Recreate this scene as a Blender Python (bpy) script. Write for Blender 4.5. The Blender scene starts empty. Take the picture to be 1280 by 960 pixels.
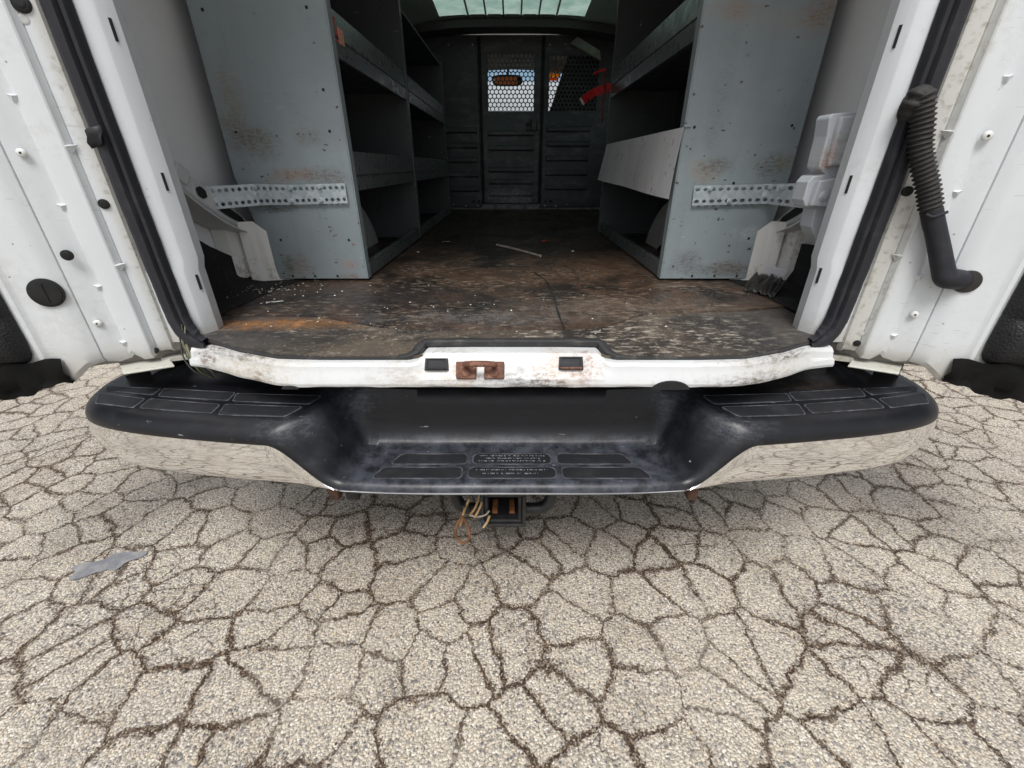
import bpy, bmesh, math, random
from mathutils import Vector, Matrix
random.seed(7)
C = bpy.context.scene.collection
R = math.radians
F, PITCH, CH = 530.0, R(27.25), 1.09
CP, SP = math.cos(PITCH), math.sin(PITCH)

# ------------------------------------------------------------------ measuring
def ray(u, v):
    xc, yc = (u-640)/F, (480-v)/F
    return Vector((xc, CP+yc*SP, -SP+yc*CP))
def atY(u, v, y):
    d = ray(u, v); t = y/d.y
    return Vector((d.x*t, y, CH+d.z*t))
def atZ(u, v, z):
    d = ray(u, v); t = (z-CH)/d.z
    return Vector((d.x*t, d.y*t, z))
def atX(u, v, x):
    d = ray(u, v); t = x/d.x
    return Vector((x, d.y*t, CH+d.z*t))
def atP(u, v, p0, n):
    d = ray(u, v); o = Vector((0, 0, CH)); t = (Vector(p0)-o).dot(n)/d.dot(n)
    return o+d*t
def resample(path, n):
    L = [0]
    for a, b in zip(path, path[1:]): L.append(L[-1]+(b-a).length)
    out = []; j = 0
    for i in range(n+1):
        d = L[-1]*i/n
        while j < len(path)-2 and L[j+1] < d: j += 1
        out.append(path[j].lerp(path[j+1], (d-L[j])/max(1e-9, L[j+1]-L[j])))
    return out
def sm(t):
    t = max(0., min(1., t)); return t*t*(3-2*t)
def lerp(a, b, t): return a+(b-a)*t
def interp(tab, x):
    if x <= tab[0][0]: return tab[0][1]
    for (a, b), (c, d) in zip(tab, tab[1:]):
        if x <= c: return b+(d-b)*(x-a)/(c-a)
    return tab[-1][1]
def catmull(pts, n=8):
    pts = [Vector(p) for p in pts]; out = []
    P = [2*pts[0]-pts[1]]+pts+[2*pts[-1]-pts[-2]]
    for i in range(1, len(P)-2):
        for k in range(n):
            t = k/n
            out.append(.5*((2*P[i])+(P[i+1]-P[i-1])*t+(2*P[i-1]-5*P[i]+4*P[i+1]-P[i+2])*t*t+(3*P[i]-P[i-1]-3*P[i+1]+P[i+2])*t**3))
    out.append(pts[-1]); return out

# ------------------------------------------------------------------ mesh builder
class MB:
    def __init__(s): s.v = []; s.f = []
    def add(s, vs, fs):
        b = len(s.v); s.v += [tuple(x) for x in vs]; s.f += [tuple(b+i for i in f) for f in fs]; return s
    def box(s, c, d, M=None):
        x, y, z = d[0]/2, d[1]/2, d[2]/2
        vs = [Vector((i, j, k)) for i in (-x, x) for j in (-y, y) for k in (-z, z)]
        if M: vs = [M @ p for p in vs]
        vs = [p+Vector(c) for p in vs]
        return s.add(vs, [(0,1,3,2), (4,6,7,5), (0,4,5,1), (2,3,7,6), (0,2,6,4), (1,5,7,3)])
    def bx(s, x0, x1, y0, y1, z0, z1):
        return s.box(((x0+x1)/2, (y0+y1)/2, (z0+z1)/2), (x1-x0, y1-y0, z1-z0))
    def grid(s, rows, close=False):
        n = len(rows[0]); vs = [p for r in rows for p in r]; fs = []
        for i in range(len(rows)-1):
            for j in range(n if close else n-1):
                k = (j+1) % n
                fs.append((i*n+j, i*n+k, (i+1)*n+k, (i+1)*n+j))
        return s.add(vs, fs)
    def tube(s, path, r, n=10, cap=True):
        path = [Vector(p) for p in path]; rows = []; up = None
        for i, p in enumerate(path):
            t = (path[min(i+1, len(path)-1)]-path[max(i-1, 0)]).normalized()
            if up is None:
                up = Vector((0, 0, 1)) if abs(t.z) < .9 else Vector((1, 0, 0))
            a = (up-t*up.dot(t)).normalized(); up = a; b = t.cross(a)
            rr = r(i/(len(path)-1)) if callable(r) else r
            rows.append([p+(a*math.cos(q)+b*math.sin(q))*rr for q in [2*math.pi*k/n for k in range(n)]])
        b0 = len(s.v); s.grid(rows, True)
        if cap:
            s.f.append(tuple(b0+k for k in reversed(range(n))))
            s.f.append(tuple(b0+(len(rows)-1)*n+k for k in range(n)))
        return s
    def sweep(s, path, prof, side, cap=True):
        """prof: (a,b) pairs; a along side vector, b along the cross of side and tangent"""
        path = [Vector(p) for p in path]; rows = []
        for i, p in enumerate(path):
            t = (path[min(i+1, len(path)-1)]-path[max(i-1, 0)]).normalized()
            sd = side(i/(len(path)-1)) if callable(side) else side
            a = (Vector(sd)-t*Vector(sd).dot(t)).normalized(); b = t.cross(a)
            rows.append([p+a*x+b*y for x, y in prof])
        b0 = len(s.v); n = len(prof); s.grid(rows, True)
        if cap:
            s.f.append(tuple(b0+k for k in reversed(range(n))))
            s.f.append(tuple(b0+(len(rows)-1)*n+k for k in range(n)))
        return s
    def prism(s, poly, d):
        d = Vector(d); n = len(poly); a = [Vector(p) for p in poly]; b = [p+d for p in a]
        return s.add(a+b, [tuple(range(n)), tuple(reversed(range(n, 2*n)))]+[(i, i+n, (i+1) % n+n, (i+1) % n) for i in range(n)])
    def disc(s, c, n, r, h, seg=20, dome=0., ry=None):
        """short cylinder of radius r along normal n from c, rising h"""
        n = Vector(n).normalized(); c = Vector(c)
        a = n.orthogonal().normalized(); b = n.cross(a); rows = []
        prof = [(1, 0), (1, h*.75), (.93, h)]+([(.6, h+dome*.7), (.25, h+dome)] if dome else [(.5, h)])
        for f, z in prof:
            rows.append([c+(a*math.cos(q)+b*math.sin(q))*r*f+n*z for q in [2*math.pi*k/seg for k in range(seg)]])
        b0 = len(s.v); s.grid(rows, True)
        s.f.append(tuple(b0+(len(rows)-1)*seg+k for k in range(seg))); return s
    def build(s, name, mat, parent=None, smooth=35, bevel=0, seg=2, sub=0, solid=0, weld=False):
        me = bpy.data.meshes.new(name); me.from_pydata(s.v, [], s.f)
        bm = bmesh.new(); bm.from_mesh(me)
        if weld: bmesh.ops.remove_doubles(bm, verts=bm.verts, dist=1e-5)
        bmesh.ops.recalc_face_normals(bm, faces=bm.faces); bm.to_mesh(me); bm.free()
        me.materials.append(mat)
        if smooth:
            for p in me.polygons: p.use_smooth = True
            me.set_sharp_from_angle(angle=R(smooth))
        o = bpy.data.objects.new(name, me); C.objects.link(o)
        if parent is not None:
            o.parent = parent; o.matrix_parent_inverse = PW[parent.name].inverted()
        PW[o.name] = Matrix.Identity(4)
        if solid:
            m = o.modifiers.new('thickness', 'SOLIDIFY'); m.thickness = solid; m.offset = 0
        if bevel:
            m = o.modifiers.new('bevel', 'BEVEL'); m.width = bevel; m.segments = seg; m.limit_method = 'ANGLE'; m.angle_limit = R(40)
            m.harden_normals = False
        if sub:
            m = o.modifiers.new('sub', 'SUBSURF'); m.levels = sub; m.render_levels = sub
        return o
PW = {}
def tag(o, label=None, cat=None, group=None, kind=None):
    for k, x in (('label', label), ('category', cat), ('group', group), ('kind', kind)):
        if x: o[k] = x
    return o
def thing(name, loc, label, cat, group=None):
    o = bpy.data.objects.new(name, None); C.objects.link(o); o.location = loc; o.empty_display_size = .1
    PW[o.name] = Matrix.Translation(loc)
    return tag(o, label, cat, group)

# ------------------------------------------------------------------ materials
class NT:
    def __init__(s, name):
        m = bpy.data.materials.new(name); m.use_nodes = True; s.m = m; s.t = m.node_tree
        s.t.nodes.clear(); s.out = s.t.nodes.new('ShaderNodeOutputMaterial')
        s.b = s.t.nodes.new('ShaderNodeBsdfPrincipled'); s.t.links.new(s.b.outputs[0], s.out.inputs[0])
        s.pos = s.n('ShaderNodeNewGeometry').outputs['Position']
    def n(s, typ, ins=None, **kw):
        nd = s.t.nodes.new(typ)
        for k, v in kw.items(): setattr(nd, k, v)
        for k, v in (ins or {}).items(): s.set(nd.inputs[k], v)
        return nd
    def set(s, sock, v):
        if isinstance(v, bpy.types.NodeSocket): s.t.links.new(v, sock)
        elif isinstance(v, (tuple, list)) and sock.type == 'RGBA' and len(v) == 3: sock.default_value = (*v, 1)
        else: sock.default_value = v
    def P(s, **kw):
        for k, v in kw.items(): s.set(s.b.inputs[k.replace('_', ' ')], v)
    def math(s, op, a, b=0., c=None, clamp=False):
        nd = s.n('ShaderNodeMath', operation=op, use_clamp=clamp); s.set(nd.inputs[0], a); s.set(nd.inputs[1], b)
        if c is not None: s.set(nd.inputs[2], c)
        return nd.outputs[0]
    def map(s, scale=(1,1,1), vec=None, loc=(0,0,0), rot=(0,0,0)):
        return s.n('ShaderNodeMapping', {'Vector': vec or s.pos, 'Scale': scale, 'Location': loc, 'Rotation': rot}).outputs[0]
    def noise(s, scale, detail=4, rough=.55, dist=0., vec=None, col=False):
        nd = s.n('ShaderNodeTexNoise', {'Vector': vec or s.pos, 'Scale': scale, 'Detail': detail, 'Roughness': rough, 'Distortion': dist})
        return nd.outputs['Color' if col else 'Fac']
    def vor(s, scale, feature='F1', vec=None, out='Distance', rnd=1.):
        nd = s.n('ShaderNodeTexVoronoi', feature=feature, voronoi_dimensions='2D' if getattr(s, 'flat', 0) else '3D'); s.set(nd.inputs['Vector'], vec or s.pos)
        nd.inputs['Scale'].default_value = scale; nd.inputs['Randomness'].default_value = rnd
        return nd.outputs[out]
    def ss(s, x, a, b, lo=0., hi=1.):
        nd = s.n('ShaderNodeMapRange', interpolation_type='SMOOTHSTEP'); s.set(nd.inputs[0], x)
        for i, v in enumerate((a, b, lo, hi)): s.set(nd.inputs[1+i], v)
        return nd.outputs[0]
    def mix(s, f, a, b, mode='MIX'):
        nd = s.n('ShaderNodeMix', data_type='RGBA', blend_type=mode); s.set(nd.inputs[0], f); s.set(nd.inputs[6], a); s.set(nd.inputs[7], b)
        return nd.outputs[2]
    def ramp(s, x, stops):
        nd = s.n('ShaderNodeValToRGB'); s.set(nd.inputs[0], x); e = nd.color_ramp.elements
        while len(e) < len(stops): e.new(.5)
        for q, (p, c) in zip(e, stops): q.position = p; q.color = (*c, 1)
        return nd.outputs[0]
    def bump(s, h, strength=.3, dist=.002, normal=None):
        ins = {'Height': h, 'Strength': strength, 'Distance': dist}
        if normal: ins['Normal'] = normal
        return s.n('ShaderNodeBump', ins).outputs[0]
    def xyz(s, vec=None):
        nd = s.n('ShaderNodeSeparateXYZ', {0: vec or s.pos}); return nd.outputs
    def spot(s, c, r, nz, soft=1.6, stretch=(1,1,1), amt=.5):
        """blotch mask around a point, broken up by noise"""
        v = s.n('ShaderNodeVectorMath', {0: s.pos, 1: tuple(c)}, operation='SUBTRACT').outputs[0]
        v = s.n('ShaderNodeVectorMath', {0: v, 1: tuple(1/(r*q) for q in stretch)}, operation='MULTIPLY').outputs[0]
        l = s.n('ShaderNodeVectorMath', {0: v}, operation='LENGTH').outputs['Value']
        l = s.math('ADD', l, s.math('MULTIPLY', s.math('SUBTRACT', nz, .5), 2.2))
        if not hasattr(s, 'speck'): s.speck = s.math('MAXIMUM', s.ss(s.noise(85, 4, .7, vec=s.map((.6, .6, 2.2))), .46, .60), s.math('MULTIPLY', s.ss(s.noise(190, 3, .7), .52, .60), .7))
        m = s.math('MULTIPLY', s.ss(l, soft, .2), amt)
        return s.math('MULTIPLY', m, s.math('MULTIPLY_ADD', s.speck, .75, .25))

def simple(name, col, rough=.6, metal=0., var=.15, scale=30, bump=0., bscale=200):
    t = NT(name); nz = t.noise(scale, 5)
    c = t.mix(t.ss(nz, .3, .7), tuple(x*(1-var) for x in col), tuple(min(1, x*(1+var)) for x in col))
    t.P(Base_Color=c, Roughness=rough, Metallic=metal)
    if bump: t.P(Normal=t.bump(t.noise(bscale, 3), bump, .001))
    return t.m

def white_paint(name, col=(.76,.78,.79), grime=(.33,.29,.22), amt=.35, spots=(), chips=.0, low=0., edge=0.):
    t = NT(name); big = t.noise(3.5, 4, .6); fine = t.noise(60, 5, .65); streak = t.noise(9, 4, .6, vec=t.map((4, 4, .5)))
    c = t.mix(t.ss(big, .35, .7), tuple(x*.94 for x in col), col)
    c = t.mix(t.math('MULTIPLY', t.ss(streak, .52, .8), amt*.6), c, grime)
    c = t.mix(t.math('MULTIPLY', t.ss(t.math('MULTIPLY', fine, t.ss(big, .3, .7)), .36, .55), amt), c, grime)
    if low:   # road dirt gathers low down
        z = t.xyz()[2]
        c = t.mix(t.math('MULTIPLY', t.ss(t.math('ADD', z, t.math('MULTIPLY', fine, .06)), low+.09, low-.01), .6), c, grime)
    if edge:   # cream haze and dirt along the hinge side
        ax = t.math('ABSOLUTE', t.xyz()[0])
        em = t.ss(t.math('ADD', ax, t.math('MULTIPLY', streak, .02)), edge+.022, edge-.004)
        c = t.mix(t.math('MULTIPLY', em, .55), c, (.46,.44,.37))
        c = t.mix(t.math('MULTIPLY', t.math('MULTIPLY', em, t.ss(fine, .5, .68)), .5), c, (.20,.17,.12))
        dl = t.n('ShaderNodeSeparateColor', {0: t.vor(80, 'F1', None, 'Color')}).outputs; dd = t.vor(80)
        c = t.mix(t.math('MULTIPLY', t.math('MULTIPLY', t.ss(dd, .22, .06), t.math('LESS_THAN', dl[0], .035)), .7), c, (.10,.08,.06))
        s1 = t.noise(12, 3, .5, vec=t.map((2, 2, 18), rot=(.3, .5, .2)))
        c = t.mix(t.math('MULTIPLY', t.math('MULTIPLY', t.ss(s1, .66, .70), t.ss(t.noise(5, 2), .5, .62)), .35), c, (.30,.29,.28))
    nz = t.noise(45, 5, .7)
    for (p, r, k, a, st) in spots:
        c = t.mix(t.spot(p, r, nz, stretch=st, amt=a), c, k)
    if chips:
        ch = t.ss(t.noise(38, 6, .75), .66, .70); ch = t.math('MULTIPLY', ch, chips)
        c = t.mix(ch, c, (.06, .035, .025))
    t.P(Base_Color=c, Roughness=t.ss(fine, .3, .7, .34, .5), Normal=t.bump(t.noise(5, 3), .12, .004))
    t.P(Coat_Weight=.15, Coat_Roughness=.25)
    return t.m

def grey_steel(name, col=(.255,.30,.318), spots=(), dirt=.5, rough=.5):
    t = NT(name); big = t.noise(2.2, 4, .6); fine = t.noise(28, 6, .7); nz = t.noise(22, 6, .72)
    zx = t.map((1, 1, .18)); vs = t.noise(30, 5, .6, vec=zx)
    c = t.mix(t.ss(big, .3, .72), tuple(x*.82 for x in col), tuple(x*1.08 for x in col))
    c = t.mix(t.math('MULTIPLY', t.ss(vs, .5, .8), .35*dirt), c, (.13,.135,.13))
    c = t.mix(t.math('MULTIPLY', t.ss(nz, .62, .74), .7*dirt), c, (.09,.075,.06))
    # light scratches, thin stretched noise at two angles
    for rot, k in ((.5, 1), (-.9, 2)):
        s1 = t.noise(14, 3, .5, vec=t.map((1.4, 1.4, 14), rot=(0, rot, k)))
        m = t.math('MULTIPLY', t.ss(s1, .70, .74), t.ss(t.noise(6, 2), .5, .65))
        c = t.mix(t.math('MULTIPLY', m, .45), c, (.42,.45,.45))
    d = t.vor(26, out='Distance'); pit = t.math('MULTIPLY', t.ss(d, .10, .06), t.ss(t.noise(4, 3), .5, .62))
    c = t.mix(t.math('MULTIPLY', pit, .85), c, (.025,.022,.02))
    # little nicks through the paint, thicker low down
    wv = t.n('ShaderNodeVectorMath', {0: t.pos, 1: t.n('ShaderNodeVectorMath', {0: t.noise(55, 3, .6, col=True), 'Scale': .012}, operation='SCALE').outputs[0]}, operation='ADD').outputs[0]
    wv = t.map((1, 1, 1.5), wv)
    nd = t.vor(115, 'F1', wv, 'Distance'); ncol = t.n('ShaderNodeSeparateColor', {0: t.vor(115, 'F1', wv, 'Color')}).outputs
    lowz = t.ss(t.math('ADD', t.xyz()[2], t.math('MULTIPLY', t.noise(3, 3), .5)), 1.75, 1.05, .03, .17)
    nick = t.math('MULTIPLY', t.ss(nd, t.math('MULTIPLY', ncol[1], .30), .02), t.math('LESS_THAN', ncol[0], lowz))
    c = t.mix(t.math('MULTIPLY', nick, .85), c, t.ramp(ncol[2], [(0, (.03,.028,.026)), (.6, (.07,.045,.03)), (.85, (.20,.11,.07)), (1, (.5,.52,.52))]))
    for (p, r, k, a, st) in spots:
        c = t.mix(t.spot(p, r, nz, stretch=st, amt=a), c, k)
    t.P(Base_Color=c, Roughness=t.ss(fine, .3, .7, rough-.08, rough+.15), Specular_IOR_Level=.45, Normal=t.bump(t.noise(7, 4), .15, .004))
    return t.m

def rubber(name, col=(.022,.023,.027), wear=(.11,.115,.125), amt=.35, rough=.5, grain=0., spec=.3):
    t = NT(name); nz = t.noise(16, 6, .7); st = t.noise(24, 4, .6, vec=t.map((.35, 2, 2)))
    c = t.mix(t.math('MULTIPLY', t.ss(nz, .5, .78), amt), col, wear)
    c = t.mix(t.math('MULTIPLY', t.ss(st, .60, .72), amt*.6), c, wear)
    t.P(Base_Color=c, Roughness=t.ss(nz, .3, .7, rough-.07, rough+.14), Specular_IOR_Level=spec)
    if grain: t.P(Normal=t.bump(t.vor(230), grain, .002))
    else: t.P(Normal=t.bump(t.noise(160, 4), .12, .0012))
    return t.m
# ------------------------------------------------------------------ ground
def ground_mat():
    t = NT('cracked_asphalt'); t.flat = 1
    nzc = t.noise(2.6, 4, .6, col=True); nzf = t.noise(28, 4, .6, col=True)
    def warp(a, b):
        v = t.n('ShaderNodeVectorMath', {0: nzc, 1: (.5, .5, .5)}, operation='SUBTRACT').outputs[0]
        v = t.n('ShaderNodeVectorMath', {0: v, 'Scale': a}, operation='SCALE').outputs[0]
        w = t.n('ShaderNodeVectorMath', {0: nzf, 1: (.5, .5, .5)}, operation='SUBTRACT').outputs[0]
        w = t.n('ShaderNodeVectorMath', {0: w, 'Scale': b}, operation='SCALE').outputs[0]
        v = t.n('ShaderNodeVectorMath', {0: v, 1: w}, operation='ADD').outputs[0]
        v = t.n('ShaderNodeVectorMath', {0: v, 1: t.pos}, operation='ADD').outputs[0]
        return t.n('ShaderNodeVectorMath', {0: v, 1: (1, 1, 0)}, operation='MULTIPLY').outputs[0]
    wp = warp(.15, .036)
    big = t.noise(1.1, 3, .6); mid = t.noise(7, 4, .6); fine = t.noise(55, 6, .8)
    # exposed aggregate
    gv = t.n('ShaderNodeVectorMath', {0: t.pos, 1: t.n('ShaderNodeVectorMath', {0: nzf, 'Scale': .006}, operation='SCALE').outputs[0]}, operation='ADD').outputs[0]
    gv = t.map((1, 1, .2), gv)
    sc = t.vor(148, 'F1', gv, 'Color'); sd = t.vor(148, 'F1', gv, 'Distance')
    s3 = t.vor(300, 'F1', gv, 'Color'); d3 = t.vor(300, 'F1', gv, 'Distance')
    r = t.n('ShaderNodeSeparateColor', {0: sc}).outputs
    r3 = t.n('ShaderNodeSeparateColor', {0: s3}).outputs
    e1 = t.vor(7.9, 'DISTANCE_TO_EDGE', wp); e2 = t.vor(13., 'DISTANCE_TO_EDGE', t.map((1, 1, 1), wp, loc=(3.1, 7.7, 0)))
    wid = t.math('ADD', t.ss(t.noise(3.2, 4, .65), .36, .70, -.004, .030), t.ss(t.math('ABSOLUTE', t.xyz()[0]), 1.2, .3, -.006, .009))
    wid = t.math('ADD', wid, t.math('MULTIPLY', t.math('SUBTRACT', fine, .5), .030))
    wid = t.math('ADD', wid, t.math('MULTIPLY', t.math('SUBTRACT', r3[2], .5), .040))
    wid = t.math('ADD', wid, t.math('MULTIPLY', t.math('SUBTRACT', r[2], .5), .034))
    c1 = t.ss(t.math('SUBTRACT', e1, wid), .014, .002)
    keep2 = t.ss(t.noise(2.3, 3), .47, .60, 0, .85)
    c2 = t.math('MULTIPLY', t.ss(t.math('ADD', e2, t.math('ADD', t.math('MULTIPLY', t.math('SUBTRACT', fine, .5), .03), t.math('MULTIPLY', t.math('SUBTRACT', r3[0], .5), .05))), .030, .010), keep2)
    crack = t.math('MAXIMUM', c1, c2)
    thin = t.ss(t.noise(2.6, 4, .65), .30, .55, .45, 1.)
    crack = t.math('MULTIPLY', crack, thin)
    spill = t.math('MULTIPLY', t.ss(t.math('ADD', e1, t.math('MULTIPLY', t.noise(13, 4, .7), .12)), .19, .03), t.ss(t.noise(2.4, 3), .36, .62))
    halo = t.math('MULTIPLY', t.ss(e1, .14, .0), t.ss(mid, .38, .66))
    stone = t.ramp(r[0], [(0, (.15,.15,.17)), (.08, (.33,.325,.33)), (.18, (.56,.53,.48)), (.45, (.70,.65,.565)), (.75, (.80,.76,.68)), (.86, (.76,.63,.46)), (.92, (.88,.85,.79)), (1, (.92,.90,.86))])
    stone3 = t.ramp(r3[0], [(0, (.22,.205,.19)), (.3, (.52,.485,.43)), (1, (.78,.73,.64))])
    isbig = t.ss(t.math('ADD', sd, t.math('MULTIPLY', r[1], .35)), .62, .5)
    c = t.mix(isbig, stone3, stone)
    edge = t.ss(sd, .40, .62)
    c = t.mix(t.math('MULTIPLY', edge, .40), c, (.20,.175,.14))
    c = t.mix(t.math('MULTIPLY', t.ss(d3, .45, .62), .18), c, (.12,.11,.10))
    # blue-black worn stones and slow tonal drift
    c = t.mix(t.math('MULTIPLY', t.ss(t.noise(30, 4, .75), .60, .67), .65), c, (.15,.155,.18))
    c = t.mix(t.math('MULTIPLY', t.math('LESS_THAN', r[1], t.ss(t.noise(2.1, 4, .65), .45, .75, .0, .16)), .75), c, (.14,.145,.165))
    c = t.mix(t.math('MULTIPLY', t.ss(t.noise(4.5, 5, .7), .48, .68), .5), c, t.mix(1., c, (.70,.67,.63), 'MULTIPLY'))
    c = t.mix(t.ss(big, .36, .66), c, t.mix(1., c, (.90,.90,.91), 'MULTIPLY'))
    c = t.mix(1., c, (.95,.922,.885), 'MULTIPLY')
    x, y, z = t.xyz()
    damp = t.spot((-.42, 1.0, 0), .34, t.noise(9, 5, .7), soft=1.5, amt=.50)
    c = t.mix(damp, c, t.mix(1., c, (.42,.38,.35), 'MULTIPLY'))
    dark_blotch = t.spot((.05, 1.15, 0), .42, t.noise(6, 5, .7), soft=1.6, amt=.36)  # darker blotch on the ground below the middle of the bumper
    c = t.mix(dark_blotch, c, t.mix(1., c, (.45,.41,.38), 'MULTIPLY'))
    c = t.mix(t.math('MULTIPLY', halo, .42), c, (.20,.165,.13))
    grit = t.ramp(r3[1], [(0, (.030,.020,.014)), (.5, (.075,.048,.032)), (.8, (.17,.115,.078)), (.92, (.30,.25,.19)), (1, (.42,.37,.30))])
    c = t.mix(t.math('MULTIPLY', t.math('LESS_THAN', r3[2], t.math('MULTIPLY', spill, .95)), .85), c, grit)
    c = t.mix(t.math('MULTIPLY', t.math('LESS_THAN', r[2], t.math('MULTIPLY', spill, .50)), .7), c, grit)
    c = t.mix(crack, c, grit)
    h = t.math('ADD', t.math('MULTIPLY', t.ss(sd, .6, .05), .5), t.math('MULTIPLY', t.ss(d3, .6, .1), .25))
    h = t.math('SUBTRACT', h, t.math('MULTIPLY', crack, 1.5))
    t.P(Base_Color=c, Roughness=.82, Specular_IOR_Level=.25, Normal=t.bump(h, .75, .005))
    return t.m
GM = ground_mat()
g = MB()
xs = [-400, -60, -12, -4, -1.5, 0, 1.5, 4, 12, 60, 400]
g.grid([[(x, y, 0) for x in xs] for y in xs]); g.build('ground', GM, smooth=0)['kind'] = 'structure'

# a smooth grey worn patch set in the surface
gp = []
c0 = atZ(134, 704, .004)
for k in range(26):
    a = 2*math.pi*k/26; r = 1+.22*math.sin(2*a+1)+.16*math.sin(5*a)+random.uniform(-.12, .12)
    gp.append((c0.x+.075*r*math.cos(a), c0.y+.045*r*math.sin(a)+.02*math.cos(a), .004))
t = NT('worn_grey'); n1 = t.noise(20, 5, .7)
t.P(Base_Color=t.mix(t.ss(n1, .35, .7), (.17,.175,.195), (.31,.305,.30)), Roughness=.6, Normal=t.bump(t.noise(90, 4), .3, .002))
tag(MB().add(gp, [tuple(range(26))]).build('pavement_patch', t.m, smooth=0), 'small smooth grey patch in the cracked pavement left of the bumper', 'patch')

# loose grit and pebbles lying in the cracks and on the surface
gm = NT('grit'); rr = gm.n('ShaderNodeTexWhiteNoise', {0: gm.map((90, 90, 90))}).outputs[0]
gm.P(Base_Color=gm.ramp(gm.noise(55, 1), [(.3, (.05,.035,.025)), (.45, (.16,.13,.10)), (.6, (.42,.39,.34)), (.75, (.55,.52,.47))]), Roughness=.85)
gr = MB(); rnd = random.Random(3)
for k in range(5200):
    if k < 3600: x = rnd.uniform(-2.0, 2.0); y = rnd.uniform(.22, 2.1)
    else: x = rnd.gauss(-.1, .55); y = rnd.gauss(.85, .35)
    s = rnd.choice((.0012, .0016, .002, .0026, .0034)); a = rnd.uniform(0, 6.28)
    vs = []
    for j in range(5):
        q = a+j*1.2566; vs.append((x+s*rnd.uniform(.75, 1.2)*math.cos(q), y+s*rnd.uniform(.75, 1.2)*math.sin(q), .0003))
    vs.append((x+s*.2*math.cos(a), y+s*.2*math.sin(a), s*rnd.uniform(.7, 1.1)))
    gr.add(vs, [(0,1,5), (1,2,5), (2,3,5), (3,4,5), (4,0,5)])
go = gr.build('loose_grit', gm.m, smooth=0); tag(go, 'loose grit and tiny stones scattered over the cracked pavement', 'grit', kind='stuff')

# ------------------------------------------------------------------ the van
VAN = thing('cargo_van', (0, 2.2, 0), 'white cargo van seen from behind with both rear doors swung wide open', 'van')
FZ = .73
W_door = white_paint('door_white', (.63,.665,.69), amt=.14, low=.70, edge=.822)
W_body = white_paint('body_white', (.66,.695,.73), amt=.16, chips=.25, low=.74)
W_in = white_paint('inner_wall', (.90,.92,.94), amt=.05, grime=(.2,.2,.2))
RUST = (.20,.075,.025); RUST2 = (.10,.045,.022)
W_sill = white_paint('sill_white', (.60,.62,.63), amt=.34, chips=.8, spots=[
    ((.10,.82,.70), .045, (.36,.20,.10), .7, (1.2,1,1)), ((.155,.82,.71), .032, RUST, .9, (1,1,1)), ((-.10,.81,.70), .03, (.35,.2,.1), .7, (1.3,1,1)),
    ((-.55,.86,.70), .07, (.42,.32,.18), .5, (2,1,1)), ((-.70,.91,.69), .03, RUST2, .9, (1,1,1)), ((.55,.86,.70), .07, (.42,.32,.18), .35, (2,1,1)), ((.02,.80,.68),.03,(.05,.04,.03),.8,(2.5,1,1)), ((.075,.80,.677),.016,(.03,.025,.02),1.,(2.5,1,.6)), ((-.53,.84,.68),.035,(.16,.11,.07),.8,(1.5,1,.5)), ((.50,.82,.68),.05,(.08,.06,.05),.8,(2,1,.3)), ((-.2,.80,.69),.05,(.3,.24,.17),.5,(2,1,.6)), ((.6,.86,.72),.05,(.06,.05,.045),.8,(2.5,1,.25)), ((-.62,.87,.72),.05,(.06,.05,.045),.8,(2.5,1,.25))])
BLK = rubber('black_rubber', (.020,.021,.026), (.07,.072,.08), .3, .5)
BLKP = rubber('black_plastic', (.018,.018,.02), (.05,.05,.055), .3, .55, grain=.8)
DARK = simple('dark_void', (.012,.012,.013), .8)
GREYT = rubber('trim_grey', (.034,.034,.036), (.15,.145,.135), .6, .55)

# cargo floor -- worn plywood
def floor_mat(name, base, dark, light, brown, seed, amt):
    t = NT(name); P0 = t.map((1, 1, 1), loc=(seed, seed*2, 0))
    big = t.noise(3.2, 5, .65, 1.2, P0); mid = t.noise(9, 6, .72, .8, P0); grain = t.noise(26, 6, .7, 0, t.map((1.0, 2.3, 1), P0))
    fine = t.noise(95, 5, .75, 0, P0)
    c = t.mix(t.ss(mid, .34, .66), base, brown)
    c = t.mix(t.math('MULTIPLY', t.ss(big, .44, .60), .9), c, dark)
    c = t.mix(t.math('MULTIPLY', t.ss(mid, .55, .68), .75), c, dark)
    lm = t.math('MULTIPLY', t.ss(grain, .50, .62), t.ss(t.noise(5, 5, .7, 0, P0), .42, .58))
    c = t.mix(t.math('MULTIPLY', lm, amt), c, light)
    c = t.mix(t.math('MULTIPLY', t.ss(fine, .57, .64), .5*amt), c, light)
    for rot, k in ((.5, 1), (-.6, 5), (1.2, 9)):
        s1 = t.noise(10, 3, .5, vec=t.map((1.5, 22, 1), rot=(0, 0, rot), loc=(k, 0, 0)))
        c = t.mix(t.math('MULTIPLY', t.math('MULTIPLY', t.ss(s1, .68, .72), t.ss(t.noise(4, 2), .48, .6)), .5*amt), c, light)
    x, y, z = t.xyz()
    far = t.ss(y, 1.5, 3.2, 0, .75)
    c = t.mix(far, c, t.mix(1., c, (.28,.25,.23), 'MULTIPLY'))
    return t, c, mid, fine, grain
def finish(t, c, mid, fine, grain, rough=.7):
    t.P(Base_Color=c, Roughness=t.ss(mid, .3, .7, rough-.15, rough+.12), Specular_IOR_Level=.35,
        Normal=t.bump(t.math('ADD', t.math('MULTIPLY', grain, .6), fine), .35, .003))
    return t.m
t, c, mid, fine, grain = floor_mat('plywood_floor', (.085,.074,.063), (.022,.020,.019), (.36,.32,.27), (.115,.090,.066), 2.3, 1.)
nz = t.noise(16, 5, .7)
x, y, z = t.xyz(); ax = t.math('ABSOLUTE', x)
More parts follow.
